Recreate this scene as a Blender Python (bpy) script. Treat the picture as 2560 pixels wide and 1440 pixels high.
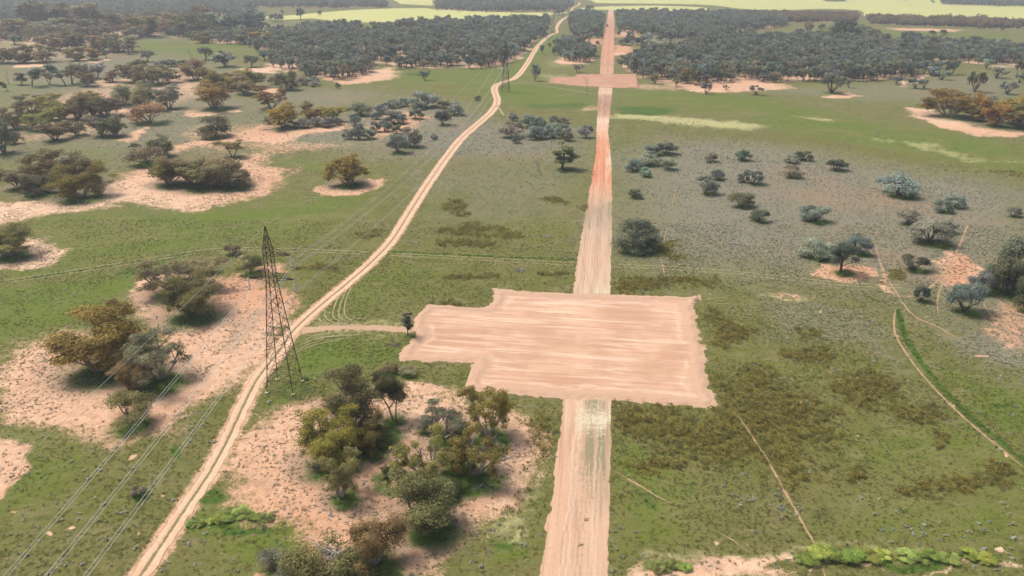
import bpy, math, random
import numpy as np
from mathutils import Matrix, Vector

for o in list(bpy.data.objects): bpy.data.objects.remove(o)
scene = bpy.context.scene
col = scene.collection

# ------------------------------------------------------------------ camera
CAM_H = 75.0; FPX = 1900.0; PITCH = 23.0; ROLL = 0.4
_p, _r = math.radians(PITCH), math.radians(ROLL)
FW = np.array([0, math.cos(_p), -math.sin(_p)])
R0 = np.array([1.0, 0, 0]); U0 = np.cross(R0, FW)
RT = math.cos(_r) * R0 + math.sin(_r) * U0
UP = -math.sin(_r) * R0 + math.cos(_r) * U0
cam = bpy.data.cameras.new('camera'); camo = bpy.data.objects.new('camera', cam); col.objects.link(camo)
cam.sensor_width = 36; cam.lens = FPX / 2560 * 36; cam.clip_start = 1; cam.clip_end = 40000
m = Matrix.Identity(4)
for i in range(3):
    m[i][0] = RT[i]; m[i][1] = UP[i]; m[i][2] = -FW[i]
m[2][3] = CAM_H
camo.matrix_world = m
scene.camera = camo
scene.render.resolution_x = 1024; scene.render.resolution_y = 576

# ------------------------------------------------------------------ light
SUN_EL, SUN_AZ = 58.0, 300.0          # sun high in the far left, behind thin cloud
w = bpy.data.worlds.new('World'); scene.world = w; w.use_nodes = True
wn = w.node_tree.nodes; wl = w.node_tree.links
sky = wn.new('ShaderNodeTexSky'); sky.sky_type = 'NISHITA'; sky.sun_disc = False
sky.sun_elevation = math.radians(SUN_EL); sky.sun_rotation = math.radians(SUN_AZ)
sky.air_density = 1.0; sky.dust_density = 6.0; sky.ozone_density = 1.0
wl.new(sky.outputs[0], wn['Background'].inputs[0]); wn['Background'].inputs[1].default_value = 0.10
sd = bpy.data.lights.new('sun', 'SUN'); so = bpy.data.objects.new('sun', sd); col.objects.link(so)
sd.energy = 1.5; sd.angle = math.radians(11); sd.color = (1.0, 0.96, 0.89)
_a, _e = math.radians(SUN_AZ), math.radians(SUN_EL)
sdir = Vector((math.sin(_a) * math.cos(_e), math.cos(_a) * math.cos(_e), math.sin(_e)))
so.rotation_euler = sdir.to_track_quat('Z', 'Y').to_euler(); so.location = (0, 0, 200)
scene.view_settings.view_transform = 'Standard'; scene.view_settings.look = 'None'
scene.view_settings.exposure = 0.83; scene.view_settings.gamma = 1

# ------------------------------------------------------------------ helpers
def ray(u, v): return FW + RT * ((u - 1280) / FPX) - UP * ((v - 720) / FPX)
def G(u, v):                                        # pixel of the photograph -> point on the plain
    d = ray(u, v); t = -CAM_H / d[2]
    return np.array([d[0] * t, d[1] * t])
def GP(pts): return np.array([G(*p) for p in pts])
def proj(x, y, z):
    q = np.array([x, y, z - CAM_H]); k = q @ FW
    return 1280 + FPX * (q @ RT) / k, 720 - FPX * (q @ UP) / k
def tag(o, label=None, cat=None, group=None, kind=None):
    if label: o['label'] = label
    if cat: o['category'] = cat
    if group: o['group'] = group
    if kind: o['kind'] = kind
    return o
def mesh(name, v, f, mat=None, smooth=False):
    me = bpy.data.meshes.new(name)
    me.from_pydata([tuple(map(float, a)) for a in v], [], [tuple(map(int, a)) for a in f])
    if mat: me.materials.append(mat)
    if smooth: me.polygons.foreach_set('use_smooth', [True] * len(me.polygons))
    return me
def link(name, me, parent=None, loc=None):
    o = bpy.data.objects.new(name, me); col.objects.link(o)
    if parent: o.parent = parent
    if loc is not None: o.location = loc
    return o
def empty(name, loc, rz=0, sc=(1, 1, 1)):
    o = bpy.data.objects.new(name, None); col.objects.link(o)
    o.location = loc; o.rotation_euler = (0, 0, rz); o.scale = sc; o.empty_display_size = 0.3
    return o
def _h(ix, iy, s):
    n = (ix.astype(np.int64) * 374761393 + iy.astype(np.int64) * 668265263 + s * 974634777) & 0x7fffffff
    n = ((n ^ (n >> 13)) * 1274126177) & 0x7fffffff
    return ((n ^ (n >> 16)) & 0xffff) / 65535.0
def vnoise(x, y, s=0):
    x = np.asarray(x, float); y = np.asarray(y, float)
    ix = np.floor(x); iy = np.floor(y); fx = x - ix; fy = y - iy
    fx = fx * fx * (3 - 2 * fx); fy = fy * fy * (3 - 2 * fy)
    a = _h(ix, iy, s); b = _h(ix + 1, iy, s); c = _h(ix, iy + 1, s); d = _h(ix + 1, iy + 1, s)
    return (a * (1 - fx) + b * fx) * (1 - fy) + (c * (1 - fx) + d * fx) * fy
def fbm(x, y, s=0, o=4):
    r = 0; a = .5; t = 0
    for i in range(o):
        r = r + a * vnoise(x, y, s + i * 17); t += a; x = x * 2.03; y = y * 2.03; a *= .5
    return r / t
def sdist(poly, X, Y, pad):
    """signed distance (inside positive) to a world polygon, -pad where farther away than pad"""
    poly = np.asarray(poly); out = np.full(X.shape, -float(pad))
    lo = poly.min(0) - pad; hi = poly.max(0) + pad
    k = np.nonzero((X > lo[0]) & (X < hi[0]) & (Y > lo[1]) & (Y < hi[1]))[0]
    if not len(k): return out
    x = X[k]; y = Y[k]; ins = np.zeros(len(k), bool); dm = np.full(len(k), 1e9)
    for (ax, ay), (bx, by) in zip(poly, np.roll(poly, -1, 0)):
        c = ((ay > y) != (by > y)) & (x < (bx - ax) * (y - ay) / (by - ay + 1e-12) + ax); ins ^= c
        t = np.clip(((x - ax) * (bx - ax) + (y - ay) * (by - ay)) / ((bx - ax) ** 2 + (by - ay) ** 2 + 1e-9), 0, 1)
        dm = np.minimum(dm, np.hypot(x - ax - t * (bx - ax), y - ay - t * (by - ay)))
    out[k] = np.maximum(np.where(ins, dm, -dm), -pad)
    return out
def pdist(line, X, Y):
    dm = np.full(X.shape, 1e9)
    for (ax, ay), (bx, by) in zip(line[:-1], line[1:]):
        t = np.clip(((X - ax) * (bx - ax) + (Y - ay) * (by - ay)) / ((bx - ax) ** 2 + (by - ay) ** 2 + 1e-9), 0, 1)
        dm = np.minimum(dm, np.hypot(X - ax - t * (bx - ax), Y - ay - t * (by - ay)))
    return dm
def ell(cx, cy, rx, ry, n=14): return [(cx + rx * math.cos(a), cy + ry * math.sin(a)) for a in np.linspace(0, 2 * math.pi, n, endpoint=False)]
def smooth_line(pts, step=2.0):
    """Catmull-Rom through world points, resampled; step grows with distance"""
    P = np.array(pts, float); P = np.vstack([2 * P[0] - P[1], P, 2 * P[-1] - P[-2]]); out = []
    for i in range(1, len(P) - 2):
        n = max(2, int(np.hypot(*(P[i + 1] - P[i])) / (step * max(1.0, P[i][1] / 150.0))))
        for t in np.linspace(0, 1, n, endpoint=False):
            a, b, c, d = P[i - 1:i + 3]
            out.append(.5 * (2 * b + (c - a) * t + (2 * a - 5 * b + 4 * c - d) * t * t + (3 * b - a - 3 * c + d) * t ** 3))
    out.append(P[-2]); return np.array(out)

# ------------------------------------------------------------------ node helper
class NT:
    def __init__(s, name):
        s.mat = bpy.data.materials.new(name); s.mat.use_nodes = True
        s.t = s.mat.node_tree; s.b = s.t.nodes['Principled BSDF']
        s.b.inputs['Roughness'].default_value = .9
        s.b.inputs['Specular IOR Level'].default_value = .15
    def n(s, typ, **kw):
        x = s.t.nodes.new(typ)
        for k, v in kw.items(): setattr(x, k, v)
        return x
    def put(s, sock, v):
        if isinstance(v, bpy.types.NodeSocket): s.t.links.new(v, sock)
        elif isinstance(v, (tuple, list)) and len(v) == 3 and sock.type == 'RGBA': sock.default_value = (*v, 1)
        else: sock.default_value = v
    def obj(s):
        if not hasattr(s, '_tc'): s._tc = s.n('ShaderNodeTexCoord').outputs['Object']
        return s._tc
    def noise(s, scale, detail=3, rough=.55, vec=None, dist=0):
        x = s.n('ShaderNodeTexNoise'); s.put(x.inputs['Vector'], vec if vec is not None else s.obj())
        x.inputs['Scale'].default_value = scale; x.inputs['Detail'].default_value = detail
        x.inputs['Roughness'].default_value = rough; x.inputs['Distortion'].default_value = dist
        return x.outputs[0]
    def mapv(s, sc, rot=0):
        x = s.n('ShaderNodeMapping', vector_type='TEXTURE'); s.put(x.inputs['Vector'], s.obj())
        x.inputs['Scale'].default_value = tuple(1 / k for k in sc); x.inputs['Rotation'].default_value = (0, 0, rot)
        return x.outputs[0]
    def m(s, op, a, b=0.0, c=None):
        x = s.n('ShaderNodeMath', operation=op); s.put(x.inputs[0], a); s.put(x.inputs[1], b)
        if c is not None: s.put(x.inputs[2], c)
        return x.outputs[0]
    def rng(s, v, a, b, c=0.0, d=1.0):
        x = s.n('ShaderNodeMapRange', interpolation_type='SMOOTHSTEP'); s.put(x.inputs[0], v)
        for i, k in enumerate((a, b, c, d)): x.inputs[i + 1].default_value = k
        return x.outputs[0]
    def mix(s, f, a, b, blend='MIX'):
        x = s.n('ShaderNodeMix', data_type='RGBA', blend_type=blend)
        s.put(x.inputs[0], f); s.put(x.inputs[6], a); s.put(x.inputs[7], b)
        return x.outputs[2]
    def attr(s, name):
        x = s.n('ShaderNodeAttribute'); x.attribute_name = name
        return x
    def rgb(s, name):
        x = s.attr(name); y = s.n('ShaderNodeSeparateColor'); s.put(y.inputs[0], x.outputs['Color'])
        return y.outputs[0], y.outputs[1], y.outputs[2], x.outputs['Alpha']
    def edge(s, mask, nz, k=.8, soft=.12):       # ragged threshold of a soft mask
        return s.rng(s.m('ADD', mask, s.m('MULTIPLY', s.m('SUBTRACT', nz, .5), k)), .5 - soft, .5 + soft)
    def bump(s, h, strength=.5, dist=.1):
        x = s.n('ShaderNodeBump'); x.inputs['Strength'].default_value = strength; x.inputs['Distance'].default_value = dist
        s.put(x.inputs['Height'], h); s.put(s.b.inputs['Normal'], x.outputs[0])
    def out(s, c): s.put(s.b.inputs['Base Color'], c); return s.mat

def simple(name, c, var=.25, scale=3.0, rough=.85, metal=0.0, spec=.2):
    t = NT(name); n = t.noise(scale, 4)
    t.b.inputs['Roughness'].default_value = rough; t.b.inputs['Metallic'].default_value = metal
    t.b.inputs['Specular IOR Level'].default_value = spec
    return t.out(t.mix(n, tuple(x * (1 - var) for x in c), tuple(x * (1 + var) for x in c)))

# ------------------------------------------------------------------ what covers the plain (traced in the photograph, laid on the ground)
SAND = [  # polygon, softness in m, strength
 ([(-120,300),(60,235),(300,195),(440,150),(640,185),(640,235),(440,275),(330,350),(150,370),(-120,385)],12,.5),([(380,340),(480,300),(700,300),(860,260),(900,300),(700,370),(500,400)],10,.47),([(-120,90),(250,90),(340,130),(130,170),(-120,170)],15,.42),
 ([(15,910),(60,862),(150,828),(240,835),(330,855),(420,850),(330,790),(305,725),(350,700),(390,688),(470,682),(560,690),(650,688),(705,720),(748,762),(738,795),(700,850),(640,930),(590,962),(520,988),(455,1040),(440,1092),(330,1112),(215,1108),(150,1072),(40,1066),(-30,1045),(-30,950)],2.5,.92),
 ([(-40,1098),(60,1102),(82,1122),(50,1160),(32,1205),(-10,1260),(-60,1240)],1.5,.95),
 ([(-60,650),(60,600),(120,598),(150,628),(110,662),(0,684),(-60,690)],2,1),
 ([(-60,505),(90,503),(200,507),(270,455),(350,422),(400,412),(560,402),(600,387),(655,377),(662,396),(630,420),(730,424),(742,440),(690,475),(600,502),(480,527),(380,517),(330,505),(220,527),(100,545),(40,562),(-60,575)],3,.98),
 ([(778,466),(830,457),(945,451),(957,463),(905,487),(830,489),(790,482)],1.5,1),
 ([(590,335),(650,312),(720,306),(850,297),(862,320),(800,338),(690,362),(600,356),(470,372),(330,400),(360,385),(480,352)],3,.85),
 ([(900,302),(960,272),(1060,280),(1095,292),(1060,322),(960,347),(880,360),(900,330)],4,.62),
 ([(560,350),(640,395),(900,372),(880,350)],4,.5),
 ([(285,345),(340,325),(395,300),(350,345),(300,360)],3,.7),([(260,272),(350,272),(430,286),(300,284)],3,.8),
 ([(440,280),(500,274),(590,270),(598,279),(520,290),(470,288)],3,.95),([(230,203),(320,196),(315,215),(235,217)],3,.75),
 ([(440,188),(485,198),(490,235),(440,222)],4,.6),([(630,216),(705,222),(690,233),(636,236)],3,.9),
 ([(590,172),(700,165),(690,184),(600,180)],4,.8),([(780,180),(870,176),(995,168),(985,198),(880,211),(830,207)],4,.9),
 ([(30,162),(132,153),(120,167),(26,171)],3,.95),([(180,150),(285,146),(240,158)],3,.9),([(-20,84),(64,87),(30,94)],5,.8),
 ([(60,106),(130,103),(110,112),(40,113)],4,.7),([(440,88),(560,85),(545,93),(450,95)],4,.6),([(655,72),(700,70),(690,84),(640,82)],4,.8),
 ([(556,1150),(582,1100),(640,1050),(700,1020),(760,990),(830,978),(930,980),(1010,968),(1060,972),(1125,983),(1180,1010),(1260,1026),(1315,1040),(1345,1062),(1372,1100),(1368,1180),(1322,1230),(1262,1290),(1205,1330),(1140,1342),(1095,1400),(1055,1470),(900,1480),(720,1470),(728,1400),(762,1370),(738,1310),(640,1288),(568,1250),(600,1210),(560,1182)],2.2,.86),
 ([(1010,965),(1060,955),(1130,985),(1060,1000)],1.5,.8),
 ([(600,1450),(640,1422),(705,1450)],1,.9),
 ([(2335,690),(2360,650),(2392,628),(2432,640),(2452,670),(2420,702),(2360,708)],3,.9),
 ([(2030,675),(2060,660),(2150,655),(2195,690),(2140,712),(2050,694)],2.5,.88),
 ([(2440,735),(2560,750),(2600,810),(2600,900),(2480,870),(2420,800)],4,.52),([(2180,640),(2230,690),(2260,740),(2230,740)],2,.6),
 ([(2258,268),(2320,270),(2400,305),(2480,322),(2560,331),(2545,341),(2460,339),(2360,322),(2298,300)],2.5,1),
 ([(1388,156),(1430,136),(1482,150),(1470,159),(1400,161)],4,.95),([(1440,98),(1505,96),(1505,116),(1450,114)],4,.95),([(1440,74),(1510,72),(1510,84),(1450,84)],4,.6),
 ([(1535,112),(1590,116),(1565,138),(1535,140)],4,.9),([(1538,82),(1600,82),(1590,93),(1538,93)],4,.85),
 ([(1690,218),(1760,202),(1830,192),(1900,197),(1985,218),(1900,228),(1760,233)],4,.9),
 ([(2045,243),(2095,232),(2152,238),(2112,248)],2,1),([(2235,214),(2310,180),(2318,192),(2250,220)],4,.7),
 ([(1480,200),(1700,215),(1690,228),(1600,225)],4,.5),
 ([(1000,92),(1150,90),(1120,110),(1010,110)],6,.75),([(1225,168),(1340,105),(1300,152),(1240,172)],5,.7),
 ([(860,142),(985,132),(960,152),(870,157)],6,.8),([(1080,140),(1200,140),(1190,160),(1090,165)],6,.65),([(660,160),(780,150),(760,172),(670,178)],5,.8),
 ([(1700,95),(1790,92),(1770,108),(1700,110)],6,.5),([(2440,160),(2600,150),(2600,170),(2480,172)],5,.5),([(2200,68),(2420,74),(2380,80),(2240,76)],5,.8),
 ([(1560,1452),(1600,1412),(1720,1402),(1850,1385),(1975,1378),(1985,1392),(1900,1412),(1960,1425),(1900,1440),(1700,1480),(1560,1480)],1.2,.8),
 ([(1990,1425),(2560,1412),(2600,1425),(2300,1433),(2000,1440)],.8,.55),
 ([(1250,1180),(1330,1200),(1340,1260),(1270,1300),(1200,1290)],2,.6),([(1270,1050),(1350,1070),(1330,1120),(1270,1100)],1.5,.6),
 ([(1905,732),(1990,728),(2030,745),(1985,757),(1930,752)],1.2,.62),([(1430,265),(1500,262),(1500,282),(1440,282)],3,.55),
 ([(600,640),(740,655),(740,690),(650,690)],2,.6),([(565,630),(640,628),(640,642),(575,642)],1,.7),
] + [(ell(x, y, a, b, 10), .35, 1) for x, y, a, b in [(2478,1376,14,9),(2377,1014,9,6),(2430,1062,9,5),(2525,1145,8,6),(2141,1092,6,4),(2005,1000,7,4),
   (331,1146,8,6),(161,1319,8,5),(200,1316,8,5),(394,1258,6,6),(60,1275,5,4),(350,1344,5,7),(1790,1352,7,4),(2195,1238,4,4),(2247,840,6,4),(2490,898,7,4),(1002,762,6,4),(1758,731,5,3),(2072,786,6,3)]]
GREEN = [([(-80,575),(330,525),(600,515),(800,482),(920,490),(760,610),(560,612),(150,675),(-80,712)],8,.95),
 ([(-80,722),(200,690),(380,662),(400,690),(310,740),(310,800),(180,822),(-60,880)],6,.85),
 ([(330,95),(480,112),(610,108),(660,128),(500,142),(340,126)],12,.95),([(-60,105),(70,103),(60,118),(-60,120)],10,.8),([(-60,212),(170,190),(230,215),(60,238),(-60,245)],10,.85),
 ([(420,285),(520,292),(500,318),(420,312)],4,1),([(270,360),(330,352),(300,385),(200,390),(120,372)],6,.8),([(660,398),(780,395),(800,430),(740,420)],8,.7),
 ([(980,180),(1240,168),(1335,150),(1390,168),(1330,190),(1490,235),(1490,262),(1300,262),(1100,222),(980,208)],10,.95),
 ([(1290,150),(1345,95),(1390,80),(1420,100),(1370,140),(1350,165)],12,.9),([(1540,222),(1700,228),(1900,240),(2100,288),(2320,322),(2600,375),(2600,440),(2300,395),(2000,335),(1800,288),(1540,268)],10,.95),
 ([(2000,190),(2300,215),(2560,245),(2320,232),(2300,262),(2000,240)],12,.7),([(1900,85),(2200,90),(2560,105),(2560,85),(2200,75),(1960,72)],25,.8),
 ([(480,1260),(690,1270),(760,1310),(740,1400),(600,1420),(470,1340)],3,.9),([(740,840),(850,835),(1000,850),(1010,920),(830,915),(780,960),(700,1010),(650,1010),(720,900)],4,.8),
 ([(840,720),(960,660),(1040,660),(1000,760),(880,790)],4,.8),([(1050,660),(1200,668),(1150,710),(1030,750),(1000,720)],4,.5),
 ([(0,1060),(190,1090),(220,1120),(150,1250),(0,1300)],4,.6),([(1540,1090),(1650,1140),(1760,1200),(1760,1360),(1540,1390)],6,.75),([(2100,1100),(2400,1040),(2600,1170),(2600,1380),(2100,1380)],8,.6),
 ([(1210,1330),(1340,1350),(1340,1400),(1240,1400)],2,.8),([(2340,900),(2600,1000),(2600,1140),(2420,1020)],5,.7)]
VGREEN = [([(905,1070),(1000,1035),(1020,1080),(940,1170),(880,1160)],2,.8),([(1080,1150),(1150,1130),(1250,1170),(1260,1225),(1130,1265),(1060,1260)],2,.75),([(930,1180),(1000,1150),(1000,1220),(930,1240)],2,.6),([(1545,268),(1620,264),(1690,275),(1640,288),(1545,286)],5,.95),([(1280,255),(1490,258),(1490,272),(1330,275)],6,.6),([(1000,182),(1080,178),(1070,188),(1000,190)],8,.7),
 ([(465,1300),(670,1300),(735,1318),(640,1328),(470,1322)],1,.8),([(500,1235),(560,1215),(600,1230),(560,1265),(500,1260)],2,.7),([(1210,1345),(1310,1350),(1300,1368),(1220,1366)],1,.7),([(425,1130),(462,1128),(455,1148),(425,1146)],.8,.8),
 ([(1910,735),(2020,738),(2010,750),(1920,752)],1.5,.6),([(1990,1385),(2480,1395),(2500,1415),(1980,1422)],1,.8),([(1600,1410),(1740,1405),(1720,1440),(1600,1440)],1,.7),([(2460,1000),(2520,1000),(2530,1020),(2470,1025)],1.5,.6),
 ([(1575,1225),(1640,1240),(1660,1300),(1610,1290)],2,.6),([(280,700),(450,650),(560,628),(560,620),(300,672)],2,.6)]
GREY = [([(-120,100),(330,120),(700,165),(820,250),(700,380),(330,420),(-120,420)],25,.62),([(1540,205),(2000,212),(2600,170),(2600,260),(2200,265),(1900,232),(1540,225)],18,.55),([(-120,60),(700,60),(700,100),(330,105),(-120,100)],30,.6),([(1180,300),(1480,330),(1470,560),(1000,600),(1060,470)],18,.42),([(1532,385),(1700,345),(1900,352),(2100,392),(2300,425),(2640,480),(2640,960),(2400,840),(2250,745),(2000,702),(1750,690),(1532,650)],10,.85),
 ([(640,345),(1000,232),(1185,262),(1250,300),(1492,318),(1488,420),(1300,410),(1150,405),(1000,405),(880,382),(700,372)],12,.75),
 ([(560,225),(900,215),(1000,235),(860,290),(640,300)],12,.6),([(1850,720),(2240,770),(2320,1000),(2150,880),(1900,850)],8,.5),([(980,420),(1490,420),(1470,500),(1000,500)],12,.45),
 ([(1535,90),(1720,95),(1720,115),(1560,110)],15,.6),([(2320,840),(2600,960),(2600,800)],8,.7),([(-50,120),(300,160),(600,150),(680,200),(300,300),(-50,300)],20,.4),([(1540,310),(2560,440),(2560,480),(1700,350)],15,.4)]
OLIVE = [([(1532,1022),(1660,1025),(1795,1030),(1790,960),(1850,922),(1920,912),(1990,962),(2085,1020),(2080,1090),(2020,1120),(2062,1200),(1990,1250),(1960,1200),(1930,1160),(1880,1150),(1790,1170),(1700,1140),(1660,1108),(1535,1090)],2.5,.9),
 ([(1745,770),(1810,800),(1890,830),(1800,865),(1760,840)],2,.9),([(1530,695),(1640,690),(1790,700),(1775,722),(1640,722),(1535,736)],1.5,.85),([(1300,1060),(1390,1010),(1390,1130),(1330,1180),(1310,1120)],2,.7),
 ([(1290,1180),(1350,1190),(1350,1330),(1280,1330)],2,.45)] + [(ell(x, y, a, b), 1.5, .85) for x, y, a, b in [(1200,690,60,8),(1132,522,28,22),(1392,507,28,10),(1165,578,65,18),(1260,582,32,10),(1180,612,70,10),(2010,838,40,18),(2160,975,85,38),(2275,1030,60,28),(2385,1205,55,28),(2495,1190,45,35),
   (1390,686,25,8),(1095,765,40,10),(800,675,40,8),(2120,1180,40,20),(1640,1165,60,20),(2280,1210,50,20),(2350,1095,30,14),(2030,890,70,20),(920,585,50,8),(1480,525,30,10),(1150,690,30,7),(1670,625,50,18),(950,300,0.1,0.1)]] + [
 ([(1560,295),(1800,330),(1900,322),(2100,345),(2400,410),(2600,440),(2600,452),(2300,415),(2050,365),(1700,345)],6,.55),([(1540,235),(1800,262),(2000,305),(2100,330),(1900,302),(1540,262)],6,.4),([(1040,205),(1180,212),(1160,222),(1060,222)],6,.6),([(2230,670),(2300,690),(2290,712),(2200,720)],2,.6)]
STRAW = [([(1530,286),(1640,287),(1790,300),(1925,313),(1920,322),(1800,322),(1650,305),(1530,297)],4,.95),([(2000,290),(2100,300),(2090,306),(1990,296)],4,.6),([(2100,342),(2300,352),(2440,395),(2560,398),(2560,405),(2400,402),(2250,362)],5,.55),
 ([(1900,735),(2040,735),(2030,752),(1960,762),(1900,750)],1.5,.6),([(1330,180),(1480,195),(1480,212),(1360,208)],6,.5),([(1350,150),(1480,152),(1480,165),(1360,172)],6,.4),([(770,805),(1030,800),(1030,850),(760,852)],1.5,.45),([(770,770),(860,730),(850,780),(900,800),(780,815)],1.5,.35),
 ([(1330,1180),(1370,1150),(1350,1330),(1310,1380),(1230,1310)],2,.5),([(1560,1390),(1960,1372),(2300,1360),(2300,1372),(1960,1390),(1600,1410)],1,.5)]
def stack(lst):
    out = []
    for p, s, k in lst:
        P = GP(p); Q = np.roll(P, -1, 0); area = abs((P[:, 0] * Q[:, 1] - P[:, 1] * Q[:, 0]).sum()) / 2; per = np.hypot(*(Q - P).T).sum()
        out.append((P, max(.3, min(s * 3.0, area / per * .9)), k))
    return out
LAY = {k: stack(v) for k, v in dict(sand=SAND, green=GREEN, vgreen=VGREEN, grey=GREY, olive=OLIVE, straw=STRAW).items()}
GREEN_STRIP = smooth_line(GP([(2243,775),(2268,850),(2330,940),(2425,1040),(2580,1165)]), 2)
GREEN_LINE = smooth_line(GP([(-120,722),(0,706),(280,664),(430,640),(560,625)]), 2)
GREEN_LINE2 = smooth_line(GP([(950,628),(1200,640),(1440,650)]), 2)
UNDER = []           # (x, y, radius) of crowns: green feed under them, its ground colour darkened for crown shade
def layer(name, X, Y):
    v = np.zeros(X.shape)
    X0, Y0 = X, Y; a_ = np.clip(Y / 150, .8, 2.2)
    X = X + a_ * ((fbm(X0 / 9, Y0 / 9, 201) - .5) * 8 + (fbm(X0 / 2.6, Y0 / 2.6, 203, 3) - .5) * 2.6); Y = Y + a_ * ((fbm(X0 / 9, Y0 / 9, 207) - .5) * 8 + (fbm(X0 / 2.6, Y0 / 2.6, 209, 3) - .5) * 2.6)
    for p, s, k in LAY[name]:
        d = sdist(p, X, Y, 4 * s)
        v = np.maximum(v, k * np.clip(.5 + d / (2 * s), 0, 1))
    if name == 'vgreen':
        X, Y = X0, Y0
        v = np.maximum(v, .95 * np.clip(1.35 - pdist(GREEN_STRIP, X, Y) / .9, 0, 1) * np.clip(fbm(X / 2.5, Y / 2.5, 301) * 2.4 - .1, 0, 1))
        v = np.maximum(v, .7 * np.clip(1.4 - pdist(GREEN_LINE, X, Y) / 1.4, 0, 1) * np.clip(fbm(X / 4, Y / 4, 303) * 2.4 - .2, 0, 1))
        v = np.maximum(v, .85 * np.clip(1.4 - pdist(GREEN_LINE2, X, Y) / .9, 0, 1))
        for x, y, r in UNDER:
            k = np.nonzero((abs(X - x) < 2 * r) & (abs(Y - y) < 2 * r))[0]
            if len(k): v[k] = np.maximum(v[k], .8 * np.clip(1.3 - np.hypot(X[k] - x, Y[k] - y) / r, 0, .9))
    return v

# cleared sheets ------------------------------------------------
PAD_PX = [(1247,724),(1360,731),(1500,736),(1720,742),(1758,742),(1735,765),(1748,830),(1762,900),(1772,960),(1796,1012),(1770,1024),(1650,1012),(1540,1004),(1420,999),(1300,988),(1220,982),(1160,978),(1168,945),(1182,908),(1090,906),(1002,904),(998,886),(1022,852),(1036,840),(1030,815),(1040,788),(1064,760),(1130,765),(1215,770),(1232,745),(1232,722)]
PAD2_PX = [(1375,194),(1436,192),(1440,186),(1592,185),(1600,219),(1555,221),(1455,216),(1372,208)]
COR_PX = [(1560,1330,1514),(1440,1345,1518),(1290,1372,1523),(1150,1392,1527),(1005,1408,1528),(730,1433,1526),(660,1442,1527),(600,1452,1529),(500,1470,1530),(430,1482,1529),(380,1491,1526),(330,1491,1520),(290,1493,1524),(240,1495,1530),(215,1498,1531),(140,1502,1536),(100,1508,1535),(60,1515,1536),(28,1521,1533),(14,1524,1533)]
TRACK_PX = [(268,1560),(351,1440),(451,1290),(548,1140),(636,960),(690,888),(735,825),(800,765),(870,707),(932,652),(982,598),(1022,535),(1062,472),(1110,402),(1155,345),(1198,307),(1230,278),(1243,252),(1236,225),(1242,212),(1262,204),(1290,193),(1315,163),(1345,115),(1372,90),(1391,82),(1391,70),(1400,55),(1412,45),(1430,36),(1428,28),(1432,20),(1446,12),(1450,6)]
PAD = GP(PAD_PX); PAD2 = GP(PAD2_PX); TRACK = smooth_line(GP(TRACK_PX), .8)
COR = np.array([[*G(l, y), *G(r, y)] for y, l, r in COR_PX])
COR_POLY = np.vstack([COR[:, :2], COR[::-1, 2:]])
ACCESS_PX = [(755,828),(800,822),(870,818),(950,820),(1030,826)]
ACCESS = smooth_line(GP(ACCESS_PX), 1)
TRAILS = []
def near_trail(X, Y, r=.24):
    out = np.zeros(X.shape, bool)
    for L in TRAILS:
        if len(L) < 2: continue
        lo = L.min(0) - r; hi = L.max(0) + r; k = np.nonzero((X > lo[0]) & (X < hi[0]) & (Y > lo[1]) & (Y < hi[1]))[0]
        if len(k): out[k] |= pdist(L, X[k], Y[k]) < r
    return out
def on_sheet(X, Y, pad=0.0):
    return near_trail(X, Y) | (sdist(PAD, X, Y, 5) > -pad) | (sdist(PAD2, X, Y, 5) > -pad) | (sdist(COR_POLY, X, Y, 5) > -pad) | (pdist(TRACK[::2], X, Y) < 1.6 + pad) | (pdist(ACCESS[::2], X, Y) < 1.3 + pad)

# ------------------------------------------------------------------ plant positions (outline boxes x0,y0,x1,y1 in the photograph; y1 = foot on the ground)
HUE = dict(olive=(.160,.146,.048), orange=(.190,.142,.036), brown=(.160,.130,.066), dark=(.115,.114,.048), yellow=(.185,.165,.040), greyolive=(.175,.165,.098),
           blue=(.175,.200,.160), grey=(.180,.185,.148), deep=(.095,.115,.070), sheoak=(.145,.166,.122), lime=(.225,.275,.070), bare=(.13,.12,.11))
WORD = dict(olive='olive green', orange='rusty orange-olive', brown='brownish', dark='dark olive', yellow='yellow-olive', greyolive='grey-olive', blue='blue-grey', grey='silvery grey-green', deep='deep green', sheoak='dull grey-green')
PLANTS = []   # kind, box, hue, label, group
def add(kind, box, hue, label, group=None): PLANTS.append([kind, box, hue, label, group])
def nth(i, n):
    w_ = ['', 'second ', 'third ', 'fourth ', 'fifth ', 'sixth ', 'seventh ', 'eighth ', 'ninth ', 'tenth ', 'eleventh ', 'twelfth ']
    if n == 1: return 'standing alone'
    if i == 0: return 'leftmost one'
    if i == n - 1: return 'rightmost one'
    if i < 12 and i <= n / 2: return w_[i] + 'from left'
    j = n - 1 - i
    return (w_[j] if j < 12 else str(j + 1) + 'th ') + 'from right'
def cluster(kind, noun, where, group, items):
    items = sorted(items, key=lambda t: (t[0] + t[2]) / 2)
    for i, t in enumerate(items):
        hue = t[4] if len(t) > 4 else ('blue' if kind == 'shrub' else 'olive')
        k = t[5] if len(t) > 5 else kind
        add(k, t[:4], hue, f'{WORD[hue]} {noun} {where}, {nth(i, len(items))}', group)

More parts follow.
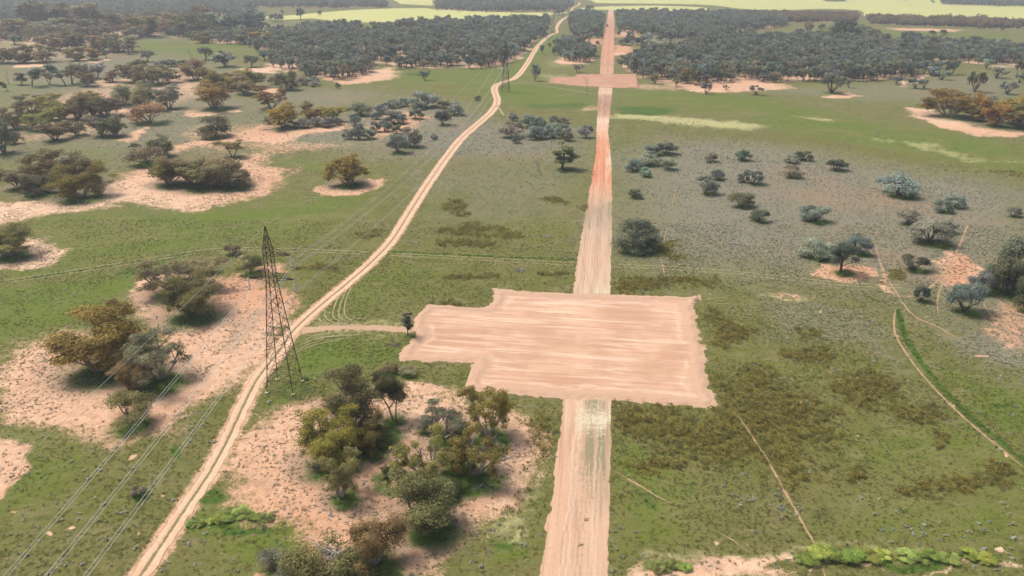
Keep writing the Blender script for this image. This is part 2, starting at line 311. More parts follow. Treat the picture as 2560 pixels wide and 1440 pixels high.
# foreground
add('mallee', (166,772,350,925), 'orange', 'large rusty orange-olive mallee gum with pale stems left of the near pylon')
add('mallee_tall', (262,748,318,862), 'brown', 'thin small-crowned gum poking up behind the large rusty mallee')
add('mallee_open', (330,828,470,955), 'greyolive', 'sparse grey-olive gum with white stems right of the rusty mallee')
add('mallee', (292,900,375,980), 'brown', 'low reddish-brown gum in front of the sparse white-stemmed gum')
add('mallee_open', (376,642,525,735), 'brown', 'wide brownish-grey mallee, rear one of the pair on the sand left of the pylon')
add('mallee', (408,685,552,790), 'dark', 'dark olive mallee, front one of the pair on the sand left of the pylon')
add('bush', (598,638,658,690), 'dark', 'round dark olive bush directly left of the pylon cross arms')
add('bush', (564,611,600,640), 'brown', 'small brown bush beside the faint wheel track left of the pylon top')
add('bush', (272,1003,388,1076), 'dark', 'dark olive bush under the power lines at lower left')
add('shrub', (331,1213,368,1248), 'blue', 'small round blue-grey shrub under the wires in the lower left grass')
add('shrub', (755,936,771,951), 'blue', 'tiny grey-blue shrub beside the right foot of the near pylon')
add('mallee', (-22,553,82,640), 'olive', 'olive mallee cut by the left picture edge, standing on a small sand patch')
add('mallee', (826,922,946,1085), 'dark', 'tall dark olive gum at the back left of the foreground clump below the pad')
add('mallee_tall', (952,932,1012,1050), 'dark', 'narrow dark column-shaped gum at the back of the foreground clump')
add('bush', (948,908,992,942), 'brown', 'small rusty bush just below the lower left pad corner')
add('bush', (1003,914,1038,944), 'greyolive', 'thin grey-olive bush right of the small rusty bush below the pad')
add('mallee', (748,1024,898,1160), 'yellow', 'bright yellow-olive gum on the left side of the foreground clump')
add('mallee', (880,1035,972,1130), 'dark', 'dark gum tucked behind the yellow-olive gum in the foreground clump')
add('mallee_open', (812,1128,905,1244), 'olive', 'olive gum below the yellow-olive gum in the foreground clump')
add('mallee_tall', (952,1166,990,1226), 'dark', 'thin dark stump-like gum in the middle of the foreground clump')
add('mallee_open', (1062,1005,1164,1098), 'greyolive', 'sparse see-through grey-olive gum near the lower pad edge')
add('mallee_open', (1162,968,1274,1094), 'orange', 'gum with a rusty top crown overlapping the lower pad edge')
add('mallee_open', (1132,1078,1256,1196), 'orange', 'rusty olive gum at the right side of the foreground clump')
add('mallee_open', (1005,1075,1130,1206), 'olive', 'broad olive gum in the centre of the foreground clump')
add('mallee', (985,1186,1140,1318), 'dark', 'big dark olive gum at the front of the foreground clump')
add('mallee', (866,1286,1004,1418), 'brown', 'dark brown bushy gum near the bottom edge beside dead grey branches')
add('bush', (738,1412,905,1490), 'olive', 'olive bush cut by the bottom edge below the dead grey branches')
add('bush', (645,1402,738,1462), 'greyolive', 'small grey-olive bush cut by the bottom edge right of the dirt track')
add('pole_tree', (1005,782,1034,840), 'deep', 'slender single-stemmed tree at the entrance of the bare pad')
add('round', (1530,548,1644,636), 'deep', 'large dense deep green round tree beside the cleared strip')
add('dome', (2066,604,2134,682), 'deep', 'dark round-crowned tree on a single trunk over red soil at right')
add('mallee', (826,385,914,462), 'orange', 'lone rusty olive mallee on an oval sand patch left of the dirt track')
add('pole_tree', (1378,360,1438,424), 'dark', 'dark tiered tree between the dirt track and the cleared strip')
cluster('bush', 'understorey bush', 'inside the foreground thicket', 'understorey of the foreground thicket', [(905,1085,965,1130,'dark'),(1040,1045,1090,1085,'greyolive'),(1105,1135,1160,1185,'olive'),(1090,1205,1150,1250,'dark'),(1200,1095,1250,1140,'greyolive'),(838,1085,885,1125,'dark')])
# left middle
cluster('mallee', 'mallee', 'in the clump ringed by pale sand', 'mallees in the sand ring', [(384,393,472,462,'olive'),(425,383,530,460,'brown'),(498,388,600,462,'brown'),(455,420,560,470,'olive'),(540,415,626,468,'dark')])
cluster('mallee', 'mallee', 'in the clump at the left edge above the sand', 'mallees at the left edge', [(72,376,170,452,'brown'),(150,382,252,458,'brown'),(145,408,264,495,'yellow'),(12,418,84,472,'brown'),(-15,412,24,448,'olive'),(55,425,140,485,'dark')])
add('mallee', (378,338,434,392), 'dark', 'dark mallee left of a fallen log above the sand ring')
add('bush', (333,376,404,416), 'brown', 'low brown bush touching the upper left of the sand ring')
add('shrub', (326,358,352,374), 'deep', 'small dark round shrub beside a grey log, left of the dark mallee')
add('mallee_tall', (551,350,608,394), 'olive', 'small olive mallee at the upper right of the sand ring')
add('round', (498,290,582,348), 'dark', 'dense dark bush with a thin raised top, above the lone small mallee')
add('mallee_open', (643,220,712,272), 'orange', 'lone fan-shaped rusty mallee left of the grey shrubs')
add('mallee', (670,262,750,320), 'orange', 'rusty round mallee beside silvery shrubs, left one of three')
add('mallee', (750,258,815,306), 'orange', 'rusty mallee beside silvery shrubs, middle one of three')
add('mallee', (800,268,858,304), 'yellow', 'low yellow-olive mallee beside silvery shrubs, right one of three')
add('bush', (338,273,414,312), 'brown', 'low brown bush on open sand in the left middle distance')
cluster('shrub', 'low shrub', 'in front of the three rusty mallees', 'silvery shrubs below the rusty mallees', [(718,302,750,322,'grey'),(742,296,780,322,'grey'),(775,292,808,318,'grey'),(800,296,842,320,'grey'),(830,292,858,314,'grey'),(660,288,684,312,'grey')])
cluster('mallee', 'mallee', 'in the big upper left mallee group', 'mallees of the big upper left group', [
 (308,150,372,206,'dark'),(345,160,405,214,'olive'),(378,166,434,208,'brown'),(278,206,345,262,'greyolive'),(335,208,398,276,'greyolive'),(393,214,455,272,'greyolive'),(330,235,370,278,'brown'),
 (160,226,235,300,'greyolive'),(205,232,264,290,'olive'),(225,252,305,292,'brown'),(50,238,118,280,'dark'),(95,240,168,284,'olive'),(8,264,70,322,'brown'),(60,268,140,326,'yellow'),(110,262,150,300,'olive'),
 (228,288,288,340,'greyolive'),(258,288,312,342,'dark'),(-20,305,42,384,'greyolive'),(105,302,172,352,'brown'),(172,300,215,340,'greyolive'),(196,178,244,216,'brown'),(262,176,302,205,'brown'),(15,320,55,360,'brown'),(130,255,190,300,'olive')])
cluster('mallee', 'mallee', 'in the group left of the grey shrub row', 'mallees of the middle group', [(458,152,520,200,'brown'),(498,178,560,226,'olive'),(520,168,600,222,'olive'),(560,176,632,224,'orange'),(488,222,585,272,'orange'),(578,205,648,236,'brown'),(600,190,662,218,'olive')])
add('round', (690,178,748,228), 'dark', 'dark dense bush with grey shrubs at its foot above the lone fan-shaped mallee')
cluster('shrub', 'shrub', 'beside the dark dense bush in the left distance', 'grey shrubs by the dark bush', [(672,188,700,212,'grey'),(745,192,772,214,'grey'),(770,190,798,212,'grey'),(775,205,800,218,'grey'),(838,207,852,222,'deep')])
cluster('mallee', 'mallee', 'in the far left clumps beyond the green flat', 'mallees of the far left clumps', [
 (112,92,172,126,'brown'),(160,90,222,124,'olive'),(225,95,285,128,'brown'),(270,98,342,130,'greyolive'),(170,118,214,152,'olive'),(205,118,252,150,'orange'),(25,115,85,158,'brown'),(75,120,140,156,'brown'),(-15,118,30,158,'greyolive'),
 (20,65,80,88,'brown'),(60,35,160,72,'brown'),(150,38,245,72,'brown'),(0,55,60,88,'brown'),(100,66,165,90,'greyolive'),(190,70,265,98,'greyolive'),(320,58,400,92,'olive'),(240,45,300,72,'brown'),(290,52,345,70,'brown'),
 (400,32,470,78,'brown'),(450,28,540,76,'brown'),(400,60,450,86,'brown'),(485,80,525,108,'orange'),(435,62,520,90,'dark'),(590,75,650,110,'brown'),(630,80,680,112,'orange'),(520,45,600,84,'sheoak'),(580,50,665,82,'sheoak')])
cluster('sheoak', 'grey tree', 'in the leafless-looking grey row at left', 'grey row of trees at left', [(38,180,70,212,'grey'),(70,168,112,216,'grey'),(108,172,140,212,'grey'),(135,160,175,214,'grey'),(165,158,205,210,'grey'),(195,162,228,205,'grey'),(222,160,265,196,'grey'),(5,205,24,228,'deep')])
cluster('dome', 'small tree', 'on the green flat in the left distance', 'small trees on the green flat', [(497,118,533,150,'deep'),(535,130,586,168,'grey'),(612,138,648,168,'deep'),(88,80,118,106,'deep'),(22,92,60,112,'deep'),(355,125,386,155,'grey'),(310,110,335,136,'deep'),(674,34,700,54,'deep'),(742,22,762,50,'deep'),(622,28,640,42,'deep'),(255,126,276,146,'deep')])
cluster('shrub', 'low shrub', 'in the short row on the green flat', 'low shrub row on the green flat', [(390,150,418,168,'grey'),(412,148,444,168,'deep'),(442,150,472,168,'deep'),(468,152,510,172,'grey')])
# grey shrubs left of the track
cluster('shrub', 'shrub', 'on reddish soil left of the dirt track', 'blue-grey shrubs left of the track', [
 (970,334,1020,386),(1000,318,1053,372),(856,322,884,350,'grey'),(880,314,912,350),(905,322,940,350),(925,302,955,332),(948,302,978,330),(872,262,930,292),(875,284,902,314),(928,280,955,300),(942,262,985,286),(956,276,1016,314),
 (1024,240,1096,272),(966,248,1000,272),(996,246,1022,268),(1094,250,1128,274),(1114,254,1162,290),(1022,270,1060,300),(1088,276,1126,316),(1076,334,1094,350,'grey'),(980,312,1006,336,'grey'),(1020,258,1060,276)])
cluster('shrub', 'shrub', 'in the cluster right of the dirt track', 'blue-grey shrubs right of the track', [(1250,306,1308,346),(1302,286,1345,322),(1325,294,1368,328),(1314,314,1368,352),(1360,306,1402,348),(1388,310,1430,344),(1374,290,1398,312),(1396,292,1422,310),(1270,282,1294,304,'grey'),(1448,314,1480,346),(1278,334,1302,360,'grey'),(1400,328,1428,354)])
cluster('shrub', 'shrub', 'in the group just right of the cleared strip', 'shrubs right of the strip', [(1638,356,1688,390),(1604,368,1652,392),(1560,396,1606,432),(1600,384,1650,418),(1652,398,1688,428),(1598,418,1628,444),(1566,472,1604,498,'deep')])
cluster('shrub', 'shrub', 'scattered over the grey plain right of the strip', 'shrubs on the grey plain', [
 (1760,382,1795,408,'grey'),(1836,375,1874,404,'deep'),(1958,386,1994,410,'grey'),(1986,378,2030,404,'deep'),(1953,418,2000,446,'grey'),(2066,398,2112,430,'deep'),(1776,424,1810,452),(1740,442,1788,488),(1842,430,1872,458,'grey'),(1858,424,1900,464,'grey'),
 (1822,482,1880,522,'deep'),(1873,522,1920,558,'deep'),(1998,512,2068,560),(2198,436,2290,496,'blue','shrub'),(2333,500,2378,534,'grey'),(2362,488,2408,522),(2238,524,2300,568,'grey'),(2270,570,2368,618,'blue','shrub'),(2342,552,2388,586,'grey'),(2514,516,2548,544,'grey')])
cluster('shrub', 'bushy shrub', 'by the red bare patch at right', 'shrubs round the red patch', [(1998,598,2074,652),(2112,586,2172,640),(2252,638,2314,678,'deep','open_shrub'),(2282,714,2318,758,'deep'),(2366,704,2446,790),(2420,676,2474,738),(2470,640,2560,748,'deep'),(2500,590,2600,690,'deep'),(2530,690,2610,785,'deep'),(2500,650,2590,730,'deep'),(2455,660,2515,730,'deep')])
cluster('mallee', 'mallee', 'in the clump with the sand crescent at right edge', 'mallees by the sand crescent', [(2322,226,2424,292,'orange'),(2345,222,2400,270,'orange'),(2405,250,2470,302,'orange'),(2440,236,2520,316,'orange'),(2490,235,2570,310,'orange'),(2510,255,2600,322,'olive'),(2452,238,2490,265,'grey')])
cluster('open_shrub', 'tree', 'scattered on the flat beside the right-hand wood', 'small trees beside the right wood', [
 (2048,184,2108,234,'sheoak'),(2270,196,2302,222,'blue'),(2296,198,2320,222,'blue'),(2416,178,2456,230,'deep'),(2498,202,2536,236,'blue'),(2312,165,2342,190,'blue'),(2336,176,2370,200,'blue'),(1874,212,1906,238,'grey'),(2452,146,2478,172,'blue'),(2484,136,2516,156,'blue'),(2524,134,2554,156,'deep'),
 (2472,166,2512,196,'grey'),(2536,182,2560,208,'grey'),(2330,152,2362,172,'blue'),(2316,150,2334,166,'grey'),(1752,206,1778,236,'grey'),(2228,190,2252,212,'grey'),(1808,212,1824,226,'grey')])
cluster('shrub', 'shrub', 'beside the far part of the cleared strip', 'shrubs by the far strip', [(1462,82,1482,100,'deep'),(1486,80,1508,96,'deep'),(1444,90,1458,102,'deep'),(1546,94,1574,114,'deep'),(1586,92,1612,106,'deep'),(1605,82,1632,106,'blue'),(1488,102,1498,114,'deep'),(1543,78,1552,88,'deep'),(1640,86,1662,102,'deep'),(1664,84,1690,98,'deep')])
cluster('shrub', 'round shrub', 'on the far green flat at upper right', 'shrubs on the far green flat', [(2046,60,2062,74,'deep'),(2008,52,2030,80,'brown'),(2140,62,2172,84,'deep'),(2158,78,2200,96,'deep'),(1985,78,2014,88,'blue'),(2262,84,2296,98,'deep'),(2322,76,2340,88,'deep'),(2350,74,2368,88,'deep'),(2498,56,2512,78,'deep'),(2352,92,2370,102,'grey'),(2420,92,2450,108,'deep'),(2070,66,2150,100,'deep')])
add('shrub', (1022,264,1036,274) if False else (1186,240,1202,252), 'deep', 'small dark round shrub on the green left of the second pylon')
add('dome', (1358,82,1372,96), 'deep', 'small round bright tree beside the track near the third pylon')
add('dome', (1462,12,1486,28), 'brown', 'lone brown tree left of the far end of the cleared strip')

def place(kind, box):
    x0, y0, x1, y1 = box; xc = (x0 + x1) / 2
    g = G(xc, y1); d = np.array([*g, -CAM_H]) @ FW
    W = (x1 - x0) * d / FPX * (1.14 if kind.startswith('mallee') else 1.22 if kind == 'bush' else 1.03)
    k = {'shrub': .8, 'open_shrub': .45, 'bush': .65, 'round': .75}.get(kind, .15)
    n = g / np.hypot(*g); c = g + n * (k * W / 2)
    r = ray(xc, y0); hd = np.hypot(*c) + .3 * W / 2
    z = CAM_H + r[2] / np.hypot(r[0], r[1]) * hd
    H = max(z, (.52 if k > .4 else .55) * W)
    return c, W, min(H, W * 2.6)
SPOTS = []
for kind, box, hue, label, group in PLANTS:
    c, W, H = place(kind, box); SPOTS.append((c, W, H))
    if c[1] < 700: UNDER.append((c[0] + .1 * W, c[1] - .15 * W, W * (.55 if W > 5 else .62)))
WOODS = [ # polygon of tree feet, spacing (m), hue, gaps threshold, phrase
 ([(668,152),(700,112),(780,92),(870,78),(960,72),(1080,60),(1375,52),(1362,84),(1312,132),(1236,168),(1110,172),(1000,172),(960,160),(905,192),(862,198),(790,196),(700,178)],6.8,'sheoak',.44,'left of the dirt track'),
 ([(1545,168),(1600,198),(1700,224),(1800,206),(1960,206),(2140,206),(2295,192),(2290,160),(2600,162),(2600,128),(2300,112),(2000,98),(1800,104),(1640,134),(1565,146)],6.5,'sheoak',.35,'right of the cleared strip'),
 ([(1540,48),(1545,80),(1590,84),(1640,92),(1800,112),(1830,84),(1960,66),(1960,52),(1900,40),(1545,36)],6.8,'sheoak',.34,'in the upper right belt'),
 ([(1426,46),(1424,82),(1436,96),(1505,82),(1512,56),(1508,42),(1480,34),(1448,38)],6.5,'sheoak',.3,'between track and cleared strip'),
 ([(1385,128),(1398,148),(1430,154),(1478,158),(1492,142),(1450,128),(1432,106),(1408,112)],6.0,'sheoak',.25,'on the sand left of the second pad'),
 ([(-120,30),(-120,52),(150,56),(320,50),(480,40),(620,40),(640,18),(880,22),(890,4),(600,-6),(-120,-14)],8.5,'sheoak',.22,'at far left'),
 ([(640,95),(780,70),(860,66),(850,90),(740,112),(690,128),(620,120)],6.5,'sheoak',.3,'by the crop field'),
 ([(1092,24),(1200,30),(1424,26),(1426,8),(1400,-6),(1090,8)],7.5,'sheoak',.15,'far beyond the crop field'),
 ([(1810,54),(2140,56),(2140,40),(1830,36)],7.0,'brown',.3,'brown belt'),
 ([(2172,60),(2560,72),(2560,60),(2420,54),(2172,46)],7.0,'brown',.3,'brown belt'),
 ([(2356,12),(2600,18),(2600,4),(2356,4)],8.0,'sheoak',.2,'far right'),
 ([(880,18),(970,20),(960,10),(880,10)],7.0,'sheoak',.2,'far'),
 ([(2060,4),(2110,5),(2110,1),(2060,0)],8.0,'sheoak',.2,'far'),
 ([(-60,98),(60,84),(250,74),(400,58),(420,84),(250,104),(60,112)],11.0,'brown',.44,'brown belt'),
 ([(-60,60),(100,58),(300,56),(420,46),(400,60),(250,76),(-60,84)],10.0,'brown',.38,'brown belt'),
 ([(420,64),(640,60),(700,92),(560,112),(420,96)],8.5,'sheoak',.42,'by the crop field'),
 ([(700,112),(790,118),(880,140),(860,170),(780,165),(690,150)],6.5,'sheoak',.45,'left of the dirt track'),
]
WOOD_TREES = []
_rw = np.random.default_rng(5)
for wi, (poly, sp, hue, gap, phrase) in enumerate(WOODS):
    P = GP(poly); lo, hi = P.min(0), P.max(0)
    gx, gy = np.meshgrid(np.arange(lo[0], hi[0], sp), np.arange(lo[1], hi[1], sp))
    X = (gx + _rw.uniform(-.48, .48, gx.shape) * sp).ravel(); Y = (gy + _rw.uniform(-.48, .48, gx.shape) * sp).ravel()
    s_ = sdist(P, X, Y, 5) + (fbm(X / 25, Y / 25, 3) - .5) * 20
    ok = (s_ > 0) & (fbm(X / 18, Y / 18, 9) > gap) & (sdist(COR_POLY, X, Y, 8) < -4) & (pdist(TRACK[::3], X, Y) > 6) & (sdist(PAD2, X, Y, 8) < -2)
    for x, y in zip(X[ok], Y[ok]): WOOD_TREES.append((x, y, wi))

# ------------------------------------------------------------------ ground sheet
def ground_material():
    t = NT('plain_soil_and_grass')
    sand, green, grey, olive = t.rgb('cover_a'); vg, straw, red, lit = t.rgb('cover_b')
    n_f = t.noise(2.6, 3, .65); n_m = t.noise(.5, 4, .6); n_l = t.noise(.07, 4, .6); n_x = t.noise(.012, 4, .6)
    n_g = t.noise(7.0, 2, .6)
    clump = t.n('ShaderNodeTexVoronoi'); t.put(clump.inputs['Vector'], t.obj()); clump.inputs['Scale'].default_value = .9
    cl = t.rng(clump.outputs['Distance'], .15, .5)
    # dull short pasture, greener or browner in drifts
    base = t.mix(t.rng(n_l, .3, .72), (.140, .136, .038), (.110, .128, .024))
    base = t.mix(t.m('MULTIPLY', t.rng(n_x, .45, .68), .7), base, (.165, .142, .062))
    base = t.mix(t.m('MULTIPLY', t.rng(n_f, .42, .72), .55), base, (.180, .168, .072))
    base = t.mix(t.m('MULTIPLY', t.rng(n_g, .5, .75), .45), base, (.052, .058, .020))
    n_p = t.noise(.18, 5, .65, None, .6)
    base = t.mix(t.m('MULTIPLY', t.rng(n_p, .5, .66), .55), base, (.205, .178, .090))
    base = t.mix(t.m('MULTIPLY', t.rng(n_p, .48, .34), .45), base, (.085, .092, .028))
    # greener feed
    gcol = t.mix(n_m, (.090, .134, .018), (.122, .152, .025))
    gcol = t.mix(t.m('MULTIPLY', t.rng(n_f, .45, .75), .5), gcol, (.155, .168, .052))
    n_w = t.noise(.033, 6, .7, t.mapv((.6, 1.2, 1), .3), .7); gcol = t.mix(t.m('MULTIPLY', t.rng(n_w, .48, .62), .6), gcol, (.175, .158, .062)); gcol = t.mix(t.m('MULTIPLY', t.rng(n_w, .44, .32), .6), gcol, (.085, .150, .024))
    c = t.mix(t.edge(green, n_m, .9, .4), base, gcol)
    n_q = t.noise(.55, 4, .7, t.mapv((.5, 1.3, 1), .2), .8)
    c = t.mix(t.m('MULTIPLY', t.rng(n_q, .5, .68), .5), c, (.185, .165, .078))
    c = t.mix(t.m('MULTIPLY', t.rng(n_q, .46, .3), .5), c, (.060, .074, .018))
    # grey bluebush steppe on brown soil
    grc = t.mix(t.rng(n_l, .35, .65), (.185, .165, .115), (.230, .185, .130))
    grc = t.mix(t.m('MULTIPLY', t.rng(n_f, .35, .6), .8), grc, (.165, .178, .118))
    grc = t.mix(t.m('MULTIPLY', t.rng(n_x, .5, .7), .5), grc, (.300, .185, .112))
    grc = t.mix(t.m('MULTIPLY', t.rng(n_g, .52, .72), .5), grc, (.075, .080, .055))
    grc = t.mix(t.m('MULTIPLY', t.rng(n_q, .5, .66), .5), grc, (.270, .215, .150))
    grc = t.mix(t.m('MULTIPLY', t.rng(n_q, .46, .32), .55), grc, (.098, .102, .068))
    c = t.mix(t.edge(grey, n_m, .8, .35), c, grc)
    # olive weed
    oc = t.mix(n_f, (.078, .078, .018), (.185, .168, .050))
    c = t.mix(t.edge(olive, n_m, 1.0, .25), c, oc)
    sc_ = t.mix(n_f, (.300, .285, .120), (.430, .400, .200))
    c = t.mix(t.edge(straw, n_m, 1.1, .3), c, sc_)
    # open sand with leaf litter and small dead tufts
    s1 = t.mix(t.rng(n_m, .3, .75), (.555, .362, .232), (.690, .495, .338))
    s1 = t.mix(t.m('MULTIPLY', red, .75), s1, (.470, .215, .110))
    s1 = t.mix(t.m('MULTIPLY', t.rng(n_f, .52, .75), .5), s1, (.340, .215, .140))
    n_s = t.noise(.9, 5, .7, None, .5)
    s1 = t.mix(t.m('MULTIPLY', t.rng(n_s, .53, .68), .5), s1, t.mix(n_f, (.250, .185, .125), (.380, .260, .175)))
    s1 = t.mix(t.m('MULTIPLY', t.rng(n_p, .52, .66), .5), s1, (.360, .225, .150))
    grain = t.edge(sand, t.m('ADD', t.m('MULTIPLY', n_f, .5), t.m('MULTIPLY', n_m, .5)), 1.25, .16)
    c = t.mix(grain, c, s1)
    lc = t.mix(n_f, (.170, .130, .092), (.270, .210, .150))
    c = t.mix(t.m('MULTIPLY', t.edge(lit, n_f, 1.1, .25), .8), c, lc)
    vc = t.mix(n_f, (.045, .085, .018), (.085, .140, .022))  # lush feed; colour darkened to carry the shade beneath the crowns
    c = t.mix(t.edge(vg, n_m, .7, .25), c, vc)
    h = t.m('ADD', t.m('MULTIPLY', n_f, .6), t.m('ADD', t.m('MULTIPLY', n_g, .35), t.m('MULTIPLY', cl, .25)))
    t.bump(h, .75, .28)
    t.b.inputs['Specular IOR Level'].default_value = .05
    return t.out(c)
def set_color(me, name, arr):
    a = me.color_attributes.new(name, 'FLOAT_COLOR', 'POINT'); a.data.foreach_set('color', np.asarray(arr, np.float32).ravel())
us = np.arange(-520, 3081, 5.0); vs = np.concatenate([np.arange(-56, -20, 2.0), np.arange(-20, 60, 1.3), np.arange(60, 300, 2.5), np.arange(300, 1700, 5.0)])
UU, VV = np.meshgrid(us, vs)
DX = FW[None, None] + RT * ((UU[..., None] - 1280) / FPX) - UP * ((VV[..., None] - 720) / FPX)
TT = -CAM_H / DX[..., 2]; GX = (DX[..., 0] * TT).ravel(); GY = (DX[..., 1] * TT).ravel()
NR, NC = UU.shape
lay = {k: layer(k, GX, GY) for k in LAY}
redn = np.clip(fbm(GX / 60, GY / 60, 41) * 1.6 - .5, 0, 1)
for px, r_ in (([(2330,690),(2390,620),(2460,640),(2440,720),(2340,720)],1),([(2020,690),(2080,640),(2200,650),(2200,720)],.9),([(1440,95),(1620,80),(1620,140),(1440,120)],1),([(900,300),(1100,270),(1090,350),(880,370)],.7),([(880,1120),(1060,1080),(1100,1180),(1250,1240),(1150,1330),(900,1300),(820,1230)],.8),([(2440,730),(2600,740),(2600,900),(2300,800)],.8)):
    redn = np.maximum(redn, r_ * np.clip(.5 + sdist(GP(px), GX, GY, 40) / 8, 0, 1))
litter = np.zeros(GX.shape)
for (kind, box, hue, label, group), (c, W, H) in zip(PLANTS, SPOTS):
    if kind.startswith('mallee') and c[1] < 600:
        k = np.nonzero((abs(GX - c[0]) < 1.5 * W) & (abs(GY - c[1]) < 1.5 * W))[0]
        if len(k): litter[k] = np.maximum(litter[k], .62 * np.clip(1.9 - np.hypot(GX[k] - c[0], GY[k] - c[1]) / (.55 * W), 0, 1))
litter = np.maximum(litter, .58 * np.clip(.5 + sdist(GP([(770,1010),(900,975),(1050,985),(1240,1020),(1330,1090),(1320,1190),(1230,1260),(1120,1330),(900,1340),(780,1250),(730,1130)]), GX, GY, 20) / 10, 0, 1) * np.clip(fbm(GX / 4, GY / 4, 91) * 2.2 - .2, 0, 1))
for q_ in ([(20,900),(240,840),(460,860),(520,980),(300,1090),(160,1000)], [(320,700),(560,690),(720,740),(620,920),(420,860)]):
    litter = np.maximum(litter, .5 * np.clip(.5 + sdist(GP(q_), GX, GY, 20) / 10, 0, 1) * np.clip(fbm(GX / 5, GY / 5, 93) * 2.4 - .5, 0, 1))
for wi, (poly, sp, hue, gap, phrase) in enumerate(WOODS):
    dw = sdist(GP(poly), GX, GY, 30); nz_ = fbm(GX / 16, GY / 16, 77)
    lay['sand'] = np.maximum(lay['sand'], np.clip(.5 + dw / 16, 0, 1) * np.clip(nz_ * 2.2 - .55, 0, .8)); litter = np.maximum(litter, np.clip(.5 + dw / 16, 0, 1) * .45)
# soil shows along the tracks and sheet edges
near_track = np.clip(1.25 - pdist(TRACK[::2], GX, GY) / 2.6, 0, .62)
near_acc = np.clip(1.1 - pdist(ACCESS[::2], GX, GY) / 2.4, 0, .6)
lay['sand'] = np.maximum.reduce([lay['sand'], near_track, near_acc])
# skirt out to the horizon
corners = [0, NC - 1, NR * NC - 1, (NR - 1) * NC]
vx = np.column_stack([GX, GY, np.zeros(NR * NC)])
outer = np.array([[-30000, 30000, 0], [30000, 30000, 0], [30000, -3000, 0], [-30000, -3000, 0]], float)
verts = np.vstack([vx, outer]); N0 = NR * NC
idx = np.arange(N0).reshape(NR, NC)
quads = np.stack([idx[1:, :-1], idx[1:, 1:], idx[:-1, 1:], idx[:-1, :-1]], -1).reshape(-1, 4)
sk = np.array([[corners[0], corners[1], N0 + 1, N0], [corners[1], corners[2], N0 + 2, N0 + 1], [corners[2], corners[3], N0 + 3, N0 + 2], [corners[3], corners[0], N0, N0 + 3]])
quads = np.vstack([quads, sk])
gm = bpy.data.meshes.new('ground'); gm.vertices.add(len(verts)); gm.vertices.foreach_set('co', verts.astype(np.float32).ravel())
gm.loops.add(quads.size); gm.loops.foreach_set('vertex_index', quads.ravel().astype(np.int32))
gm.polygons.add(len(quads)); gm.polygons.foreach_set('loop_start', np.arange(0, quads.size, 4, dtype=np.int32))
gm.update(calc_edges=True); gm.materials.append(ground_material())
pad4 = lambda a: np.vstack([a, np.zeros((4, 4))])
set_color(gm, 'cover_a', pad4(np.column_stack([lay['sand'], lay['green'], lay['grey'], lay['olive']])))
set_color(gm, 'cover_b', pad4(np.column_stack([lay['vgreen'], lay['straw'], redn, litter])))
ground = link('ground', gm); tag(ground, kind='structure')

# ------------------------------------------------------------------ crop fields
def crop_mat(name, a, b):
    t = NT(name); n = t.noise(.02, 5, .6); r = t.noise(.6, 2, .5, t.mapv((1, .05, 1), .3))
    c = t.mix(n, a, b); return t.out(t.mix(t.m('MULTIPLY', r, .3), c, tuple(x * .8 for x in a)))
def sheet(name, px, z, mat):
    P = smooth_line(list(GP(px)) + [G(*px[0])], 6)[:-1]
    me = mesh(name, [(x, y, z) for x, y in P], [list(range(len(P)))], mat)
    return tag(link(name, me), kind='structure')
ymat = crop_mat('flowering_crop', (.42, .42, .13), (.49, .48, .18))
sheet('crop_field', [(632,40),(700,40),(900,24),(1060,20),(1090,24),(1300,32),(1424,30),(1400,34),(1372,38),(1366,46),(1320,46),(1000,54),(870,56),(780,46),(700,50)], .06, ymat)
sheet('crop_field', [(1448,26),(1500,24),(1600,27),(1745,28),(1778,24),(1750,18),(1640,14),(1530,16),(1446,20)], .06, ymat)
sheet('crop_field', [(1490,8),(1700,10),(1790,14),(1900,26),(2050,22),(2150,26),(2170,44),(2300,48),(2700,60),(2900,40),(2900,-30),(1500,-30)], .06, ymat)
sheet('crop_field', [(1000,10),(1088,14),(1090,6),(1300,-6),(1440,-6),(1450,-16),(1000,-16)], .06, ymat)

